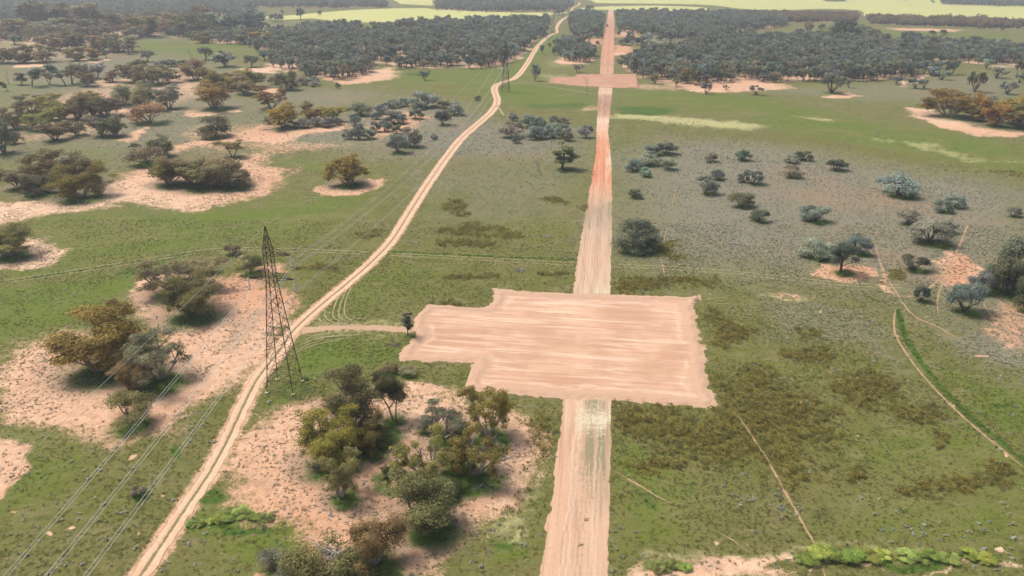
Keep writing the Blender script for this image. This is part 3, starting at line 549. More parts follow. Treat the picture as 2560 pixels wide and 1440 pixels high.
# ------------------------------------------------------------------ cleared strip, pads, tracks
def strip_mat():
    t = NT('graded_strip'); u, s, gr, st = t.rgb('strip')           # u across, base colour in soil
    soil = t.attr('soil').outputs['Color']
    n1 = t.noise(1.0, 4, .6, t.mapv((1.6, .05, 1), ANG)); n2 = t.noise(1.2, 4, .6); n3 = t.noise(.25, 3)
    c = t.mix(t.rng(n1, .38, .7), soil, t.mix(.32, soil, (.64, .46, .32)))
    c = t.mix(t.m('MULTIPLY', t.rng(n1, .5, .3), .65), c, t.mix(.6, soil, (.22, .15, .09)))
    c = t.mix(t.m('MULTIPLY', t.rng(n2, .45, .7), .25), c, (.33, .22, .15))
    c = t.mix(t.edge(gr, t.m('ADD', t.m('MULTIPLY', n1, .75), t.m('MULTIPLY', n2, .25)), 2.2, .14), c, t.mix(n2, (.165, .155, .078), (.300, .255, .160)))
    c = t.mix(t.edge(st, t.m('ADD', t.m('MULTIPLY', n1, .45), t.m('MULTIPLY', n2, .55)), 1.9, .2), c, (.54, .48, .33))
    for k0, wd, st_, cc in ((.30, .012, .55, (.62, .48, .34)), (.385, .012, .5, (.60, .46, .33)), (.52, .010, .45, (.27, .18, .11)), (.60, .010, .45, (.27, .18, .11)), (.73, .013, .4, (.60, .46, .33)), (.81, .012, .4, (.58, .44, .31))):
        dd = t.m('ABSOLUTE', t.m('SUBTRACT', t.m('ADD', u, t.m('MULTIPLY', t.m('SUBTRACT', n3, .5), .09)), k0))
        c = t.mix(t.m('MULTIPLY', t.rng(dd, wd * 2, wd * .6), t.m('MULTIPLY', t.rng(n2, .3, .6), st_)), c, cc)
    t.bump(t.m('ADD', n1, t.m('MULTIPLY', n2, .6)), .5, .08)
    return t.out(c)
_d = COR[12, 2:] - COR[4, 2:]; ANG = -math.atan2(_d[0], _d[1])
cd = (COR[12, 2:] - COR[4, 2:]); cd = cd / np.hypot(*cd); cp = np.array([cd[1], -cd[0]])
def build_corridor():
    M = 30; rows = []; A = []; soilv = []
    vpx = np.array([c[0] for c in COR_PX], float)
    v = 1560.0; vl = []
    while v > 14: vl.append(v); v -= max(.8, 5.0 * (v + 60) / 1500)
    vl = np.array(vl)
    soil_stops = [(1560,(.47,.31,.205)),(1330,(.49,.32,.21)),(1150,(.46,.30,.20)),(1005,(.48,.33,.22)),(720,(.46,.325,.22)),(640,(.46,.300,.20)),(570,(.40,.285,.20)),(520,(.40,.26,.175)),(480,(.46,.25,.15)),(440,(.50,.180,.085)),(385,(.52,.175,.075)),(350,(.52,.23,.12)),(325,(.58,.34,.23)),(300,(.60,.43,.32)),(288,(.36,.20,.13)),(262,(.26,.135,.085)),(240,(.34,.20,.13)),(232,(.52,.37,.26)),(212,(.46,.29,.19)),(160,(.43,.22,.125)),(120,(.45,.19,.10)),(60,(.42,.20,.115)),(30,(.50,.30,.20)),(14,(.45,.32,.22))]
    sv = np.array([s[0] for s in soil_stops])[::-1]; scol = np.array([s[1] for s in soil_stops])[::-1]
    for i, v in enumerate(vl):
        l = np.interp(v, vpx[::-1], np.array([c[1] for c in COR_PX])[::-1]); r = np.interp(v, vpx[::-1], np.array([c[2] for c in COR_PX])[::-1])
        a = G(l, v); b = G(r, v)
        s = a[1]
        jl = (fbm(np.array([s / 1.8]), np.array([0.]), 11, 5)[0] - .5) * 1.1; jr = (fbm(np.array([s / 1.8]), np.array([0.]), 12, 5)[0] - .5) * .6
        a = a + (b - a) / np.hypot(*(b - a)) * jl; b = b + (b - a) / np.hypot(*(b - a)) * jr
        base = np.array([np.interp(v, sv, scol[:, k]) for k in range(3)])
        for j in range(M + 1):
            u = j / M; p = a + (b - a) * u
            rows.append((p[0], p[1], .022 + .02 * math.sin(u * math.pi)))
            # growth left standing on the strip
            g = 0.0; st = 0.0
            if 1000 < v < 1400:
                f = min(1, (1400 - v) / 260)
                g = f * (.60 * math.exp(-((u - .58) / .22) ** 2) + .42 * math.exp(-((u - .85) / .13) ** 2))
                st = max(0, 1 - abs(v - 1050) / 80) * (.62 if u > .33 else .35)
                st = max(st, .5 * math.exp(-((u - .36) / .04) ** 2) * f)
            elif 650 < v < 735: st = max(0, 1 - (735 - v) / 65) * (.55 if u > .5 else .25)
            elif 480 < v < 600: g = .5 * math.sin((v - 480) / 120 * math.pi); st = .12
            elif 325 < v < 480: q = math.sin((v - 325) / 155 * math.pi); st = q * (.42 * max(0, min(1, (u - .45) / .3)) + .1); g = .25 * q * (u > .8)
            k_ = max(0, min(1, (u - .7) / .12)) * max(0, min(1, (v - 1000) / 40)) * max(0, min(1, (1300 - v) / 60)); bb = base * (1 - .55 * k_) + np.array((.30, .215, .135)) * .55 * k_
            k2 = max(0, min(1, (.32 - u) / .05)) * (v > 1000); bb = bb * (1 - .5 * k2) + np.array((.52, .315, .195)) * .5 * k2
            A.append((u, v / 1440, g, st)); soilv.append((*bb, 1))
    n = len(vl)
    f = [(i * (M + 1) + j, i * (M + 1) + j + 1, (i + 1) * (M + 1) + j + 1, (i + 1) * (M + 1) + j) for i in range(n - 1) for j in range(M) if not 745 < vl[i] < 995 and not 191 < vl[i] < 214]
    me = mesh('cleared_strip', rows, f, strip_mat()); set_color(me, 'strip', A); set_color(me, 'soil', soilv)
    return tag(link('cleared_strip', me), kind='structure')
build_corridor()
def pad_mat(name, base, pale, dark):
    t = NT(name); e = t.rgb('edge')[0]
    sv = t.mapv((.06, 1.0, 1), PANG); n1 = t.noise(1.0, 5, .62, sv, .3); n2 = t.noise(.09, 4, .6); n3 = t.noise(2.5, 4, .6); n4 = t.noise(.35, 4, .6, sv)
    c = t.mix(t.rng(n2, .35, .62), base, t.mix(.75, base, dark))
    n5 = t.noise(.5, 5, .65, t.mapv((.09, .9, 1), PANG), .5); c = t.mix(t.m('MULTIPLY', t.rng(n5, .5, .66), .55), c, pale)
    c = t.mix(t.m('MULTIPLY', t.rng(t.m('ADD', t.m('MULTIPLY', n4, .6), t.m('MULTIPLY', n1, .4)), .5, .68), .5), c, pale)
    c = t.mix(t.m('MULTIPLY', t.rng(n1, .47, .32), .85), c, dark)
    c = t.mix(t.m('MULTIPLY', t.rng(n3, .45, .75), .2), c, dark)
    wv = t.n('ShaderNodeTexWave', wave_type='RINGS', rings_direction='Z'); t.put(wv.inputs['Vector'], t.mapv((.16, .3, 1), PANG)); wv.inputs['Scale'].default_value = 1.1; wv.inputs['Distortion'].default_value = 9; wv.inputs['Detail'].default_value = 2; wv.inputs['Detail Scale'].default_value = .5
    c = t.mix(t.m('MULTIPLY', t.rng(wv.outputs[0], .9, 1.0), t.m('MULTIPLY', t.rng(n2, .45, .6), .5)), c, dark)
    fine = t.noise(3.2, 3, .6, sv); c = t.mix(t.m('MULTIPLY', t.rng(fine, .56, .72), .42), c, dark); c = t.mix(t.m('MULTIPLY', t.rng(fine, .42, .3), .22), c, pale)
    def bands(freq, dist, lo, hi):
        b_ = t.n('ShaderNodeTexWave', wave_type='BANDS', bands_direction='Y'); t.put(b_.inputs['Vector'], t.mapv((1, 1, 1), PANG)); b_.inputs['Scale'].default_value = freq; b_.inputs['Distortion'].default_value = dist; b_.inputs['Detail'].default_value = 3; b_.inputs['Detail Scale'].default_value = .12
        return t.rng(b_.outputs[0], lo, hi)
    gate = t.rng(t.noise(.12, 3, .6, t.mapv((.5, 1, 1), PANG)), .4, .58)
    c = t.mix(t.m('MULTIPLY', bands(.098, 2.2, .90, .99), t.m('MULTIPLY', gate, .75)), c, dark)
    c = t.mix(t.m('MULTIPLY', bands(.31, 3.5, .86, .98), .38), c, dark)
    clod = t.noise(9, 2, .7); c = t.mix(t.m('MULTIPLY', t.rng(clod, .58, .72), .45), c, dark)
    c = t.mix(t.m('MULTIPLY', t.m('MULTIPLY', t.rng(e, .0, .3), t.rng(e, .7, .3)), t.m('MULTIPLY', gate, .28)), c, pale)
    ed = t.mix(n3, tuple(x * .93 for x in base), tuple(x * .74 for x in base))
    c = t.mix(t.edge(e, n3, .6, .3), c, ed)
    t.bump(t.m('ADD', n1, t.m('MULTIPLY', n3, .5)), .6, .12)
    return t.out(c)
PANG = ANG
def build_pad(name, P, step, berm, mat):
    """graded rectangle with heaped windrows pushed up along its edges"""
    O = P.mean(0); q = np.column_stack([(P - O) @ cp, (P - O) @ cd])
    lo, hi = q.min(0) - 1, q.max(0) + 1
    xs = np.arange(lo[0], hi[0], step); ys = np.arange(lo[1], hi[1], step)
    X, Y = np.meshgrid(xs, ys); wxy = O + X[..., None] * cp + Y[..., None] * cd
    wxf = wxy[..., 0].ravel(); wyf = wxy[..., 1].ravel()
    s = sdist(P, wxf, wyf, 6)
    n = fbm(wxf / 1.6, wyf / 1.6, 21); n2 = fbm(wxf / .7, wyf / .7, 22)
    rs_ = np.clip((X.ravel() - (hi[0] - 5)) / 3, 0, 1); s = s + (n - .5) * (1.8 + 2.6 * rs_) + (fbm(wxf / 6, wyf / 6, 29) - .5) * 1.2
    bw = 1.1 + 1.2 * fbm(wxf / 5, wyf / 5, 25)
    z = .03 + (berm + .3 * rs_) * np.exp(-((s - bw) / (.55 * bw)) ** 2) * (.5 + n * 1.1) + (n2 - .5) * .07 + .03 * np.sin(Y.ravel() * 2.1 + 3 * fbm(wxf / 9, wyf / 9, 4))
    z = np.where(s < .4, .012 + np.clip(s, 0, .4) / .4 * (z - .012), z)
    z = np.maximum(z, .012)
    e = np.clip(1.3 - s / (2.6 * bw), 0, 1)
    ok = s > 0
    R, C = X.shape; I = np.arange(R * C).reshape(R, C); okk = ok.reshape(R, C)
    cell = okk[:-1, :-1] & okk[1:, :-1] & okk[:-1, 1:] & okk[1:, 1:]
    fq = np.stack([I[:-1, :-1], I[:-1, 1:], I[1:, 1:], I[1:, :-1]], -1)[cell]
    used = np.unique(fq); rm = np.zeros(R * C, int); rm[used] = np.arange(len(used))
    me = mesh(name, np.column_stack([wxf, wyf, z])[used], rm[fq], mat, True)
    set_color(me, 'edge', np.column_stack([e[used], e[used] * 0, e[used] * 0, e[used] * 0 + 1]))
    return tag(link(name, me), kind='structure')
build_pad('earth_pad', PAD, .28, .2, pad_mat('graded_earth', (.555, .360, .240), (.755, .590, .450), (.425, .245, .152)))
build_pad('earth_pad', PAD2, .7, .3, pad_mat('graded_earth_red', (.46, .255, .160), (.55, .36, .24), (.35, .185, .11)))

def ribbon(name, line, width, z, mat, cols=8, rag=.35, seed=0, taper=False):
    L = np.asarray(line); T = np.gradient(L, axis=0); T /= np.hypot(T[:, 0], T[:, 1])[:, None] + 1e-9; Nn = np.column_stack([T[:, 1], -T[:, 0]])
    s = np.concatenate([[0], np.cumsum(np.hypot(*np.diff(L, axis=0).T))])
    a = (fbm(s / 1.3, s * 0, seed, 4) - .5) * 2 * rag; b = (fbm(s / 1.3, s * 0 + 7, seed + 5, 4) - .5) * 2 * rag
    wv = np.full(len(L), float(width)) if np.isscalar(width) else np.asarray(width)
    if taper: wv = wv * np.clip(np.minimum(s, s[-1] - s) / 6 + .25, 0, 1)
    v = []; A = []
    for i in range(len(L)):
        for j in range(cols + 1):
            u = j / cols * 2 - 1; off = u * wv[i] / 2 + (a[i] if u < 0 else b[i]) * abs(u)
            p = L[i] + Nn[i] * off; v.append((p[0], p[1], z)); A.append((u * .5 + .5, s[i] / 1000, min(1, L[i][1] / 900), 1))
    c = cols + 1
    f = [(i * c + j, i * c + j + 1, (i + 1) * c + j + 1, (i + 1) * c + j) for i in range(len(L) - 1) for j in range(cols)]
    me = mesh(name, v, [x[::-1] for x in f], mat); set_color(me, 'across', A)
    return tag(link(name, me), kind='structure')
def track_mat():
    t = NT('two_rut_track'); u, s, dist, _ = t.rgb('across')
    n1 = t.noise(1.6, 4, .6); n2 = t.noise(.2, 3); n3 = t.noise(5, 2)
    c = t.mix(t.rng(n2, .3, .7), (.610, .420, .280), (.570, .365, .230))
    c = t.mix(t.m('MULTIPLY', t.rng(n1, .45, .7), .4), c, (.400, .262, .165))
    mid = t.m('ABSOLUTE', t.m('SUBTRACT', u, .5))
    g = t.m('ADD', t.rng(mid, .16, .05, 0, .74), t.rng(mid, .40, .52, 0, .75))
    c2 = t.mix(n1, (.120, .118, .045), (.230, .190, .100))
    c2 = t.mix(t.rng(dist, .12, .4), c2, (.300, .215, .125))
    c = t.mix(t.m('MULTIPLY', t.edge(g, n1, 1.1, .3), t.rng(dist, .0, 1, 1, .6)), c, c2)
    t.bump(t.m('ADD', n1, t.rng(mid, .1, .25, 1, 0)), .5, .12)
    return t.out(c)
tw = np.clip(2.7 + (TRACK[:, 1] - 100) / 150, 2.7, 4.6)
ribbon('dirt_track', TRACK, tw, .03, track_mat(), 14, .38, 3)
def path_mat(name, a, b):
    t = NT(name); n1 = t.noise(1.2, 4, .6); n2 = t.noise(4, 2)
    t.bump(n1, .4, .06); return t.out(t.mix(t.rng(n1, .3, .7), a, b))
pm_access = path_mat('access_soil', (.46, .30, .195), (.38, .27, .165))
pm_trail = path_mat('trodden_soil', (.44, .270, .165), (.26, .195, .115))
pm_pale = path_mat('pale_wheel_mark', (.40, .33, .19), (.22, .19, .095))
pm_tyre = path_mat('faint_tyre_mark', (.36, .30, .17), (.21, .19, .09))
acc_s = np.linspace(0, 1, len(ACCESS))
ribbon('access_path', ACCESS, 1.9 + .9 * acc_s + 1.2 * np.clip(.25 - acc_s, 0, 1) * 4, .036, pm_access, 6, .5, 31)
def trail(px, width, mat, name='stock_trail', rag=.12, seed=0, z=.016):
    L = smooth_line(GP(px), .7); TRAILS.append(L[::3])
    return ribbon(name, L, width, z, mat, 2, rag, seed, True)
WHEEL = [(-120,722),(0,706),(280,664),(430,640),(560,623),(760,626),(940,634),(1200,647),(1440,660),(1530,663),(1800,678),(2000,700),(2140,712),(2260,716)]
wl_ = smooth_line(GP(WHEEL), .8); wt = np.gradient(wl_, axis=0); wt /= np.hypot(*wt.T)[:, None]; wnrm = np.column_stack([wt[:, 1], -wt[:, 0]])
def offpart(k0, off, seed):
    sel = (wl_[:, 0] > G(*k0[0])[0]) & (wl_[:, 0] < G(*k0[1])[0]); L = wl_[sel] + wnrm[sel] * off
    ribbon('wheel_rut', L, .38, .014, pm_pale, 2, .16, seed)
for s_, off in ((51, -1.0), (52, 1.0)):
    offpart(((-120,722),(925,634)), off, s_); offpart(((965,636),(1436,660)), off, s_ + 5); offpart(((1532,663),(2260,716)), off, s_ + 9)
for i, (px, wd) in enumerate([
 ([(2250,745),(2300,735),(2345,700),(2375,660),(2400,610),(2420,560)],.55),([(2250,745),(2215,690),(2195,640),(2190,615)],.4),([(2250,748),(2285,790),(2340,815),(2400,850)],.5),([(2345,790),(2345,740),(2365,690)],.35),
 ([(2240,770),(2235,810),(2245,850),(2300,930),(2400,1035),(2560,1170)],.42),([(1845,1040),(1900,1120),(1940,1190),(1985,1270),(2030,1350),(2050,1385)],.38),([(2056,1420),(2066,1450)],.3),
 ([(1530,1175),(1600,1215),(1640,1240),(1690,1262)],.28),([(1770,1318),(1830,1350),(1870,1380)],.28),([(1865,1360),(1886,1380)],.5),([(1668,570),(1660,600),(1655,625)],.3),([(1650,640),(1660,680),(1662,700)],.28),([(1690,470),(1680,520)],.3),
 ([(2455,755),(2480,790),(2530,830)],.4),([(2495,750),(2530,780),(2600,800)],.4),([(2330,760),(2400,760)],.3),([(2420,560),(2470,530),(2510,505)],.3),([(1330,1140),(1325,1190),(1310,1230)],.4),([(2200,735),(2240,742),(2300,738)],.3)]):
    trail(px, wd, pm_trail, 'stock_trail', .14, 70 + i, .015 + .0035 * i)
for i, px in enumerate([[(742,858),(790,838),(850,830),(930,826)],[(735,868),(800,846),(870,836)],[(775,800),(795,812),(850,816)],[(800,785),(805,805),(860,815)],[(812,770),(820,800),(880,815)],[(850,735),(835,770),(835,795),(870,812)],
   [(760,838),(800,842),(860,840),(940,834)],[(730,880),(780,858),(840,846)],[(722,892),(770,868),(850,848),(900,842)],[(865,728),(850,765),(850,795),(890,812)],[(880,715),(862,760),(868,795),(920,812)],[(790,792),(812,808),(870,814),(960,812)],[(1745,755),(1800,745),(1860,752)],[(1755,762),(1810,760),(1850,756)],[(1245,722),(1248,710)],[(1268,722),(1272,708)],[(1065,758),(1072,744)],[(1088,760),(1098,744)],[(1290,206),(1400,212),(1500,222)],[(1262,208),(1350,214),(1490,236)],[(1640,1006),(1700,1010)],
   [(1260,290),(1242,262)],[(1480,165),(1540,158),(1500,168)]]):
    trail(px, .32 if px[0][1] > 300 else 1.3, pm_tyre, 'tyre_mark', .1, 120 + i, .034 + .003 * i)

# ------------------------------------------------------------------ plant materials
def leaf_mat():
    t = NT('foliage'); oi = t.n('ShaderNodeObjectInfo'); at = t.attr('tint')
    k = t.m('MULTIPLY', t.rng(at.outputs['Fac'], 0, 1, .85, 2.5), t.m('ADD', t.m('MULTIPLY', t.m('FRACT', t.m('MULTIPLY', oi.outputs['Random'], 7.31)), .6), .7))
    mul = t.n('ShaderNodeVectorMath', operation='SCALE'); t.put(mul.inputs[0], oi.outputs['Color']); t.put(mul.inputs['Scale'], k)
    hs = t.mix(oi.outputs['Random'], (1.12, .98, .80), (.90, 1.0, 1.12)); mm = t.n('ShaderNodeVectorMath', operation='MULTIPLY'); t.put(mm.inputs[0], mul.outputs[0]); t.put(mm.inputs[1], hs); mul = mm
    warm = t.mix(t.rng(at.outputs['Fac'], .55, 1, 0, .35), mul.outputs[0], (.24, .18, .07))
    tr = t.n('ShaderNodeBsdfTranslucent'); t.put(tr.inputs[0], warm); t.out(warm)
    ms = t.n('ShaderNodeMixShader'); ms.inputs[0].default_value = .38
    t.t.links.new(t.b.outputs[0], ms.inputs[1]); t.t.links.new(tr.outputs[0], ms.inputs[2])
    t.t.links.new(ms.outputs[0], t.t.nodes['Material Output'].inputs[0])
    t.b.inputs['Roughness'].default_value = .65
    return t.mat
LEAF = leaf_mat()
BARK_PALE = simple('pale_gum_bark', (.34, .29, .24), .4, 4); BARK_DARK = simple('dark_rough_bark', (.085, .070, .058), .4, 5); DEADWOOD = simple('weathered_dead_wood', (.30, .275, .25), .35, 6)
BARK_MID = simple('grey_brown_bark', (.16, .135, .11), .35, 5)

def tubes(lines, sides=5):
    """lines: list of (points, radii) -> verts, faces"""
    V = []; F = []
    for pts, rad in lines:
        pts = np.asarray(pts, float); T = np.gradient(pts, axis=0); T /= np.linalg.norm(T, axis=1)[:, None] + 1e-9
        b = len(V)
        for p, t_, r in zip(pts, T, rad):
            a = np.cross(t_, (0.31, .12, .94)); a /= np.linalg.norm(a) + 1e-9; c = np.cross(t_, a)
            for k in range(sides):
                an = 2 * math.pi * k / sides; V.append(p + r * (math.cos(an) * a + math.sin(an) * c))
        for i in range(len(pts) - 1):
            for k in range(sides):
                k2 = (k + 1) % sides; F.append((b + i * sides + k, b + i * sides + k2, b + (i + 1) * sides + k2, b + (i + 1) * sides + k))
        F.append(tuple(b + (len(pts) - 1) * sides + k for k in range(sides)))
        F.append(tuple(b + k for k in reversed(range(sides))))
    return V, F
def bend(rng, a, d, L, r0, r1, up=.25, n=5, wob=.18):
    pts = [np.array(a, float)]; d = np.array(d, float)
    for i in range(n):
        d = d / np.linalg.norm(d); d = d + np.array([0, 0, up / n * 2]) + rng.normal(0, wob, 3) * np.array([1, 1, .5]); d /= np.linalg.norm(d)
        pts.append(pts[-1] + d * L / n)
    return np.array(pts), np.linspace(r0, r1, n + 1)
def leaves(rng, clumps, total, size, elong=1.8, style='rand', lower=.25, upn=.25):
    """many small leaf faces spread through the clumps' volume"""
    V = []; F = []; TI = []
    vol = np.array([c[1][0] * c[1][1] + c[1][0] * c[1][2] for c in clumps]); cnt = np.maximum(4, (total * vol / vol.sum()).astype(int))
    for (c, rad), n in zip(clumps, cnt):
        d = rng.normal(0, 1, (n, 3)); d /= np.linalg.norm(d, axis=1)[:, None]
        flip = (d[:, 2] < 0) & (rng.random(n) > lower); d[flip, 2] *= -1
        lump = 1 + .22 * np.sin(d[:, 0] * 5 + c[0] * 3) * np.sin(d[:, 1] * 5 + c[1] * 2)
        rr = (rng.random(n) ** .45) * lump
        p = np.array(c) + d * rr[:, None] * np.array(rad)
        nr = d + np.array([0, 0, upn]) + rng.normal(0, .5, (n, 3)); nr /= np.linalg.norm(nr, axis=1)[:, None]
        if style == 'up':
            ax = np.column_stack([d[:, :2] * .7 + rng.normal(0, .3, (n, 2)), np.abs(rng.normal(.8, .25, n))])
        elif style == 'weep': ax = np.column_stack([d[:, :2] * .5 + rng.normal(0, .35, (n, 2)), -np.abs(rng.normal(.6, .3, n))])
        else: ax = rng.normal(0, 1, (n, 3))
        ax = ax - nr * (ax * nr).sum(1)[:, None] * (.6 if style != 'rand' else 1); ax /= np.linalg.norm(ax, axis=1)[:, None] + 1e-9
        bx = np.cross(nr, ax); s = size * rng.uniform(.6, 1.35, n)[:, None]
        q = np.stack([p - ax * s * elong * .5, p + bx * s * .42, p + ax * s * elong * .5, p - bx * s * .42], 1)
        b = len(V) * 1
        V.extend(q.reshape(-1, 3)); F.extend((np.arange(n * 4).reshape(n, 4) + b).tolist())
        tc = rng.uniform(.2, .8); TI.extend(np.repeat(np.clip(tc + rng.normal(0, .17, n), 0, 1), 4))
    return V, F, TI
def norm_mesh(wood, leaf, wide=1.0):
    """scale to unit crown width and unit height"""
    A = np.array(leaf[0]) if leaf[0] else np.array(wood[0])
    lo, hi = np.percentile(A, 1.0, 0), np.percentile(A, 99.0, 0)
    cx = (lo + hi) / 2; wd = max(hi[0] - lo[0], hi[1] - lo[1]); h = hi[2]
    f = lambda v: [((p[0] - cx[0] * .5) / wd, (p[1] - cx[1] * .5) / wd, p[2] / h) for p in v]
    return f(wood[0]), f(leaf[0])
def finish(name, wood, leaf, bark):
    wv, lv = norm_mesh(wood, leaf)
    mw = mesh(name + '_wood', wv, wood[1], bark)
    ml = mesh(name + '_leaf', lv, leaf[1], LEAF)
    a = ml.attributes.new('tint', 'FLOAT', 'POINT'); a.data.foreach_set('value', np.array(leaf[2], np.float32))
    return mw, ml
def mk_mallee(seed, W=8.0, H=7.0, lod=0, open_=False, tall=False):
    rng = np.random.default_rng(seed); lines = []; cl = []
    ns = int(rng.integers(5, 8)) if not tall else 2
    for i in range(ns):
        an = 2 * math.pi * (i + rng.uniform(-.3, .3)) / ns; ln = rng.uniform(.35, 1.25) if not tall else .25
        d = (math.cos(an) * ln, math.sin(an) * ln, 1.0)
        L = H * rng.uniform(.5, .88)
        P, r = bend(rng, (math.cos(an) * .25, math.sin(an) * .25, -.1), d, L, .17, .06, .35, 6, .12); lines.append((P, r))
        ends = [P[-1]]
        for b in range(3 if not tall else 4):
            k = int(rng.integers(2, 6)); an2 = rng.uniform(0, 6.28)
            Q, r2 = bend(rng, P[k], (math.cos(an2) + d[0] * .8, math.sin(an2) + d[1] * .8, .9), L * rng.uniform(.28, .45), .08, .03, .3, 4, .16)
            lines.append((Q, r2)); ends.append(Q[-1])
        if not tall:
            for q_ in (3, 4, 5):
                if rng.random() < .55: ends.append(P[q_] + np.array([d[0], d[1], 0]) * W * rng.uniform(.03, .14) + np.array([*rng.normal(0, .5, 2), rng.uniform(-.6, .2)]))
        for e in ends:
            rr = W * rng.uniform(.10, .175) * (1.9 if tall else 1.0 if not open_ else .75)
            if open_ and rng.random() < .18: continue
            cl.append((e + np.array([0, 0, rr * .1]), (rr * rng.uniform(.9, 1.25), rr * rng.uniform(.9, 1.25), rr * rng.uniform(.5, .75))))
            e2 = e + np.array([*rng.normal(0, rr * .7, 2), rng.uniform(-.5, .25) * rr]); r3 = rr * rng.uniform(.5, .8)
            cl.append((e2, (r3 * 1.1, r3 * 1.1, r3 * .55)))
    tot, sz = [(21000, .118), (6500, .22), (2000, .38)][lod]
    if open_: tot = int(tot * .62)
    return tubes(lines, 5 if lod < 2 else 3), leaves(rng, cl, tot, sz, 1.9, 'rand', .3)
def mk_shrub(seed, W=4.0, H=2.6, lod=0, open_=False):
    rng = np.random.default_rng(seed); lines = []; cl = []
    n = int(rng.integers(11, 17)) if not open_ else int(rng.integers(8, 12))
    for i in range(n):
        an = rng.uniform(0, 6.28); el = rng.uniform(.05, 1.0); r = math.sqrt(1 - el * el * .85) * rng.uniform(.5, .78)
        c = np.array([math.cos(an) * r * W / 2, math.sin(an) * r * W / 2, H * (.2 + .55 * el) if not open_ else H * (.42 + .36 * el)])
        rr = W * rng.uniform(.11, .19) * (.9 if open_ else 1.1)
        cl.append((c, (rr, rr, rr * rng.uniform(.6, .85))))
        if i % 2 == 0 or open_:
            P, ra = bend(rng, (0, 0, -.05), c + np.array([0, 0, .1]), np.linalg.norm(c), .07, .02, .1, 4, .2); lines.append((P, ra))
    tot, sz = [(6500, .085), (2800, .14), (1100, .23)][lod]
    if open_: tot = int(tot * .65)
    return tubes(lines, 4 if lod < 2 else 3), leaves(rng, cl, tot, sz, 2.0, 'rand', .35)
def mk_sheoak(seed, W=5.0, H=9.0, lod=1):
    rng = np.random.default_rng(seed); lines = []; cl = []
    nt = int(rng.integers(1, 4))
    for i in range(nt):
        P, r = bend(rng, (rng.normal(0, .2), rng.normal(0, .2), -.1), (rng.normal(0, .22), rng.normal(0, .22), 1), H * rng.uniform(.7, .85), .17, .05, .3, 6, .1); lines.append((P, r))
        for b in range(7):
            k = int(rng.integers(2, 6)); an = rng.uniform(0, 6.28)
            Q, r2 = bend(rng, P[k], (math.cos(an), math.sin(an), 1.1), H * rng.uniform(.2, .34), .07, .02, .35, 3, .12); lines.append((Q, r2))
            rr = W * rng.uniform(.14, .23); cl.append((Q[-1], (rr, rr, rr * rng.uniform(.9, 1.4))))
        cl.append((P[-1], (W * .16, W * .16, W * .26)))
    tot, sz = [(3600, .24), (2200, .28), (900, .42)][lod]
    return tubes(lines, 4 if lod < 2 else 3), leaves(rng, cl, tot, sz, 2.6, 'up', .5)
def mk_dome(seed, W=6.0, H=6.5, lod=0, trunk=.32, dense=1.0, pole=False):
    rng = np.random.default_rng(seed); lines = []; cl = []
    P, r = bend(rng, (0, 0, -.1), (.08, .05, 1), H * .5, .26, .16, .1, 5, .07); lines.append((P, r))
    if pole:
        P, r = bend(rng, (0, 0, -.1), (.03, .0, 1), H * .95, .16, .05, .1, 8, .05); lines = [(P, r)]
    n = 18 if trunk > .05 else 30
    for i in range(n):
        an = rng.uniform(0, 6.28); el = rng.uniform(0, 1)
        if pole:
            k = int(rng.integers(3, 9)); c = P[k] + np.array([math.cos(an), math.sin(an), .3]) * W * rng.uniform(.12, .32); rr = W * rng.uniform(.1, .17); a = P[max(0, k - 1)]
        else:
            r_ = math.sqrt(1 - el * el * .8) * rng.uniform(.45, .75); c = np.array([math.cos(an) * r_ * W / 2, math.sin(an) * r_ * W / 2, H * (trunk + .1 + (.84 - trunk) * el)]); rr = W * rng.uniform(.12, .19); a = P[int(rng.integers(2, 6))]
        Q, r2 = bend(rng, a, c - a, np.linalg.norm(c - a), .07, .025, .1, 3, .12); lines.append((Q, r2))
        cl.append((c, (rr, rr, rr * .75)))
    tot, sz = [(9000, .13), (3200, .22), (1000, .4)][lod]
    return tubes(lines, 5 if lod < 2 else 3), leaves(rng, cl, int(tot * dense), sz, 1.8, 'rand', .4)
LIB = {}
def lib(kind, lod):
    k = (kind, lod)
    if k in LIB: return LIB[k]
    nv = 4; out = []
    for s in range(nv):
        sd_ = 100 * lod + s * 7 + sum(map(ord, kind))
        if kind == 'mallee': g = mk_mallee(sd_, lod=lod); b = BARK_PALE if s % 2 else BARK_MID
        elif kind == 'mallee_open': g = mk_mallee(sd_, lod=lod, open_=True); b = BARK_PALE
        elif kind == 'mallee_tall': g = mk_mallee(sd_, 5, 9, lod, False, True); b = BARK_MID
        elif kind == 'bush': g = mk_shrub(sd_, 5, 3.4, lod); b = BARK_MID
        elif kind == 'shrub': g = mk_shrub(sd_, lod=lod); b = BARK_DARK
        elif kind == 'open_shrub': g = mk_shrub(sd_, lod=lod, open_=True); b = BARK_DARK
        elif kind == 'round': g = mk_dome(sd_, 8, 5.5, lod, .0, 1.3); b = BARK_DARK
        elif kind == 'dome': g = mk_dome(sd_, lod=lod); b = BARK_DARK
        elif kind == 'pole_tree': g = mk_dome(sd_, 4, 7, lod, pole=True); b = BARK_DARK
        else: g = mk_sheoak(sd_, lod=lod); b = BARK_DARK
        out.append(finish(f'{kind}_{lod}_{s}', g[0], g[1], b))
    LIB[k] = out; return out
NAME = dict(mallee='mallee_tree', mallee_open='mallee_tree', mallee_tall='mallee_tree', bush='bush', shrub='shrub', open_shrub='shrub', round='round_tree', dome='small_tree', pole_tree='slender_tree', sheoak='sheoak_tree')
CAT = dict(mallee='tree', mallee_open='tree', mallee_tall='tree', bush='bush', shrub='shrub', open_shrub='shrub', round='tree', dome='tree', pole_tree='tree', sheoak='tree')
_pr = random.Random(4)
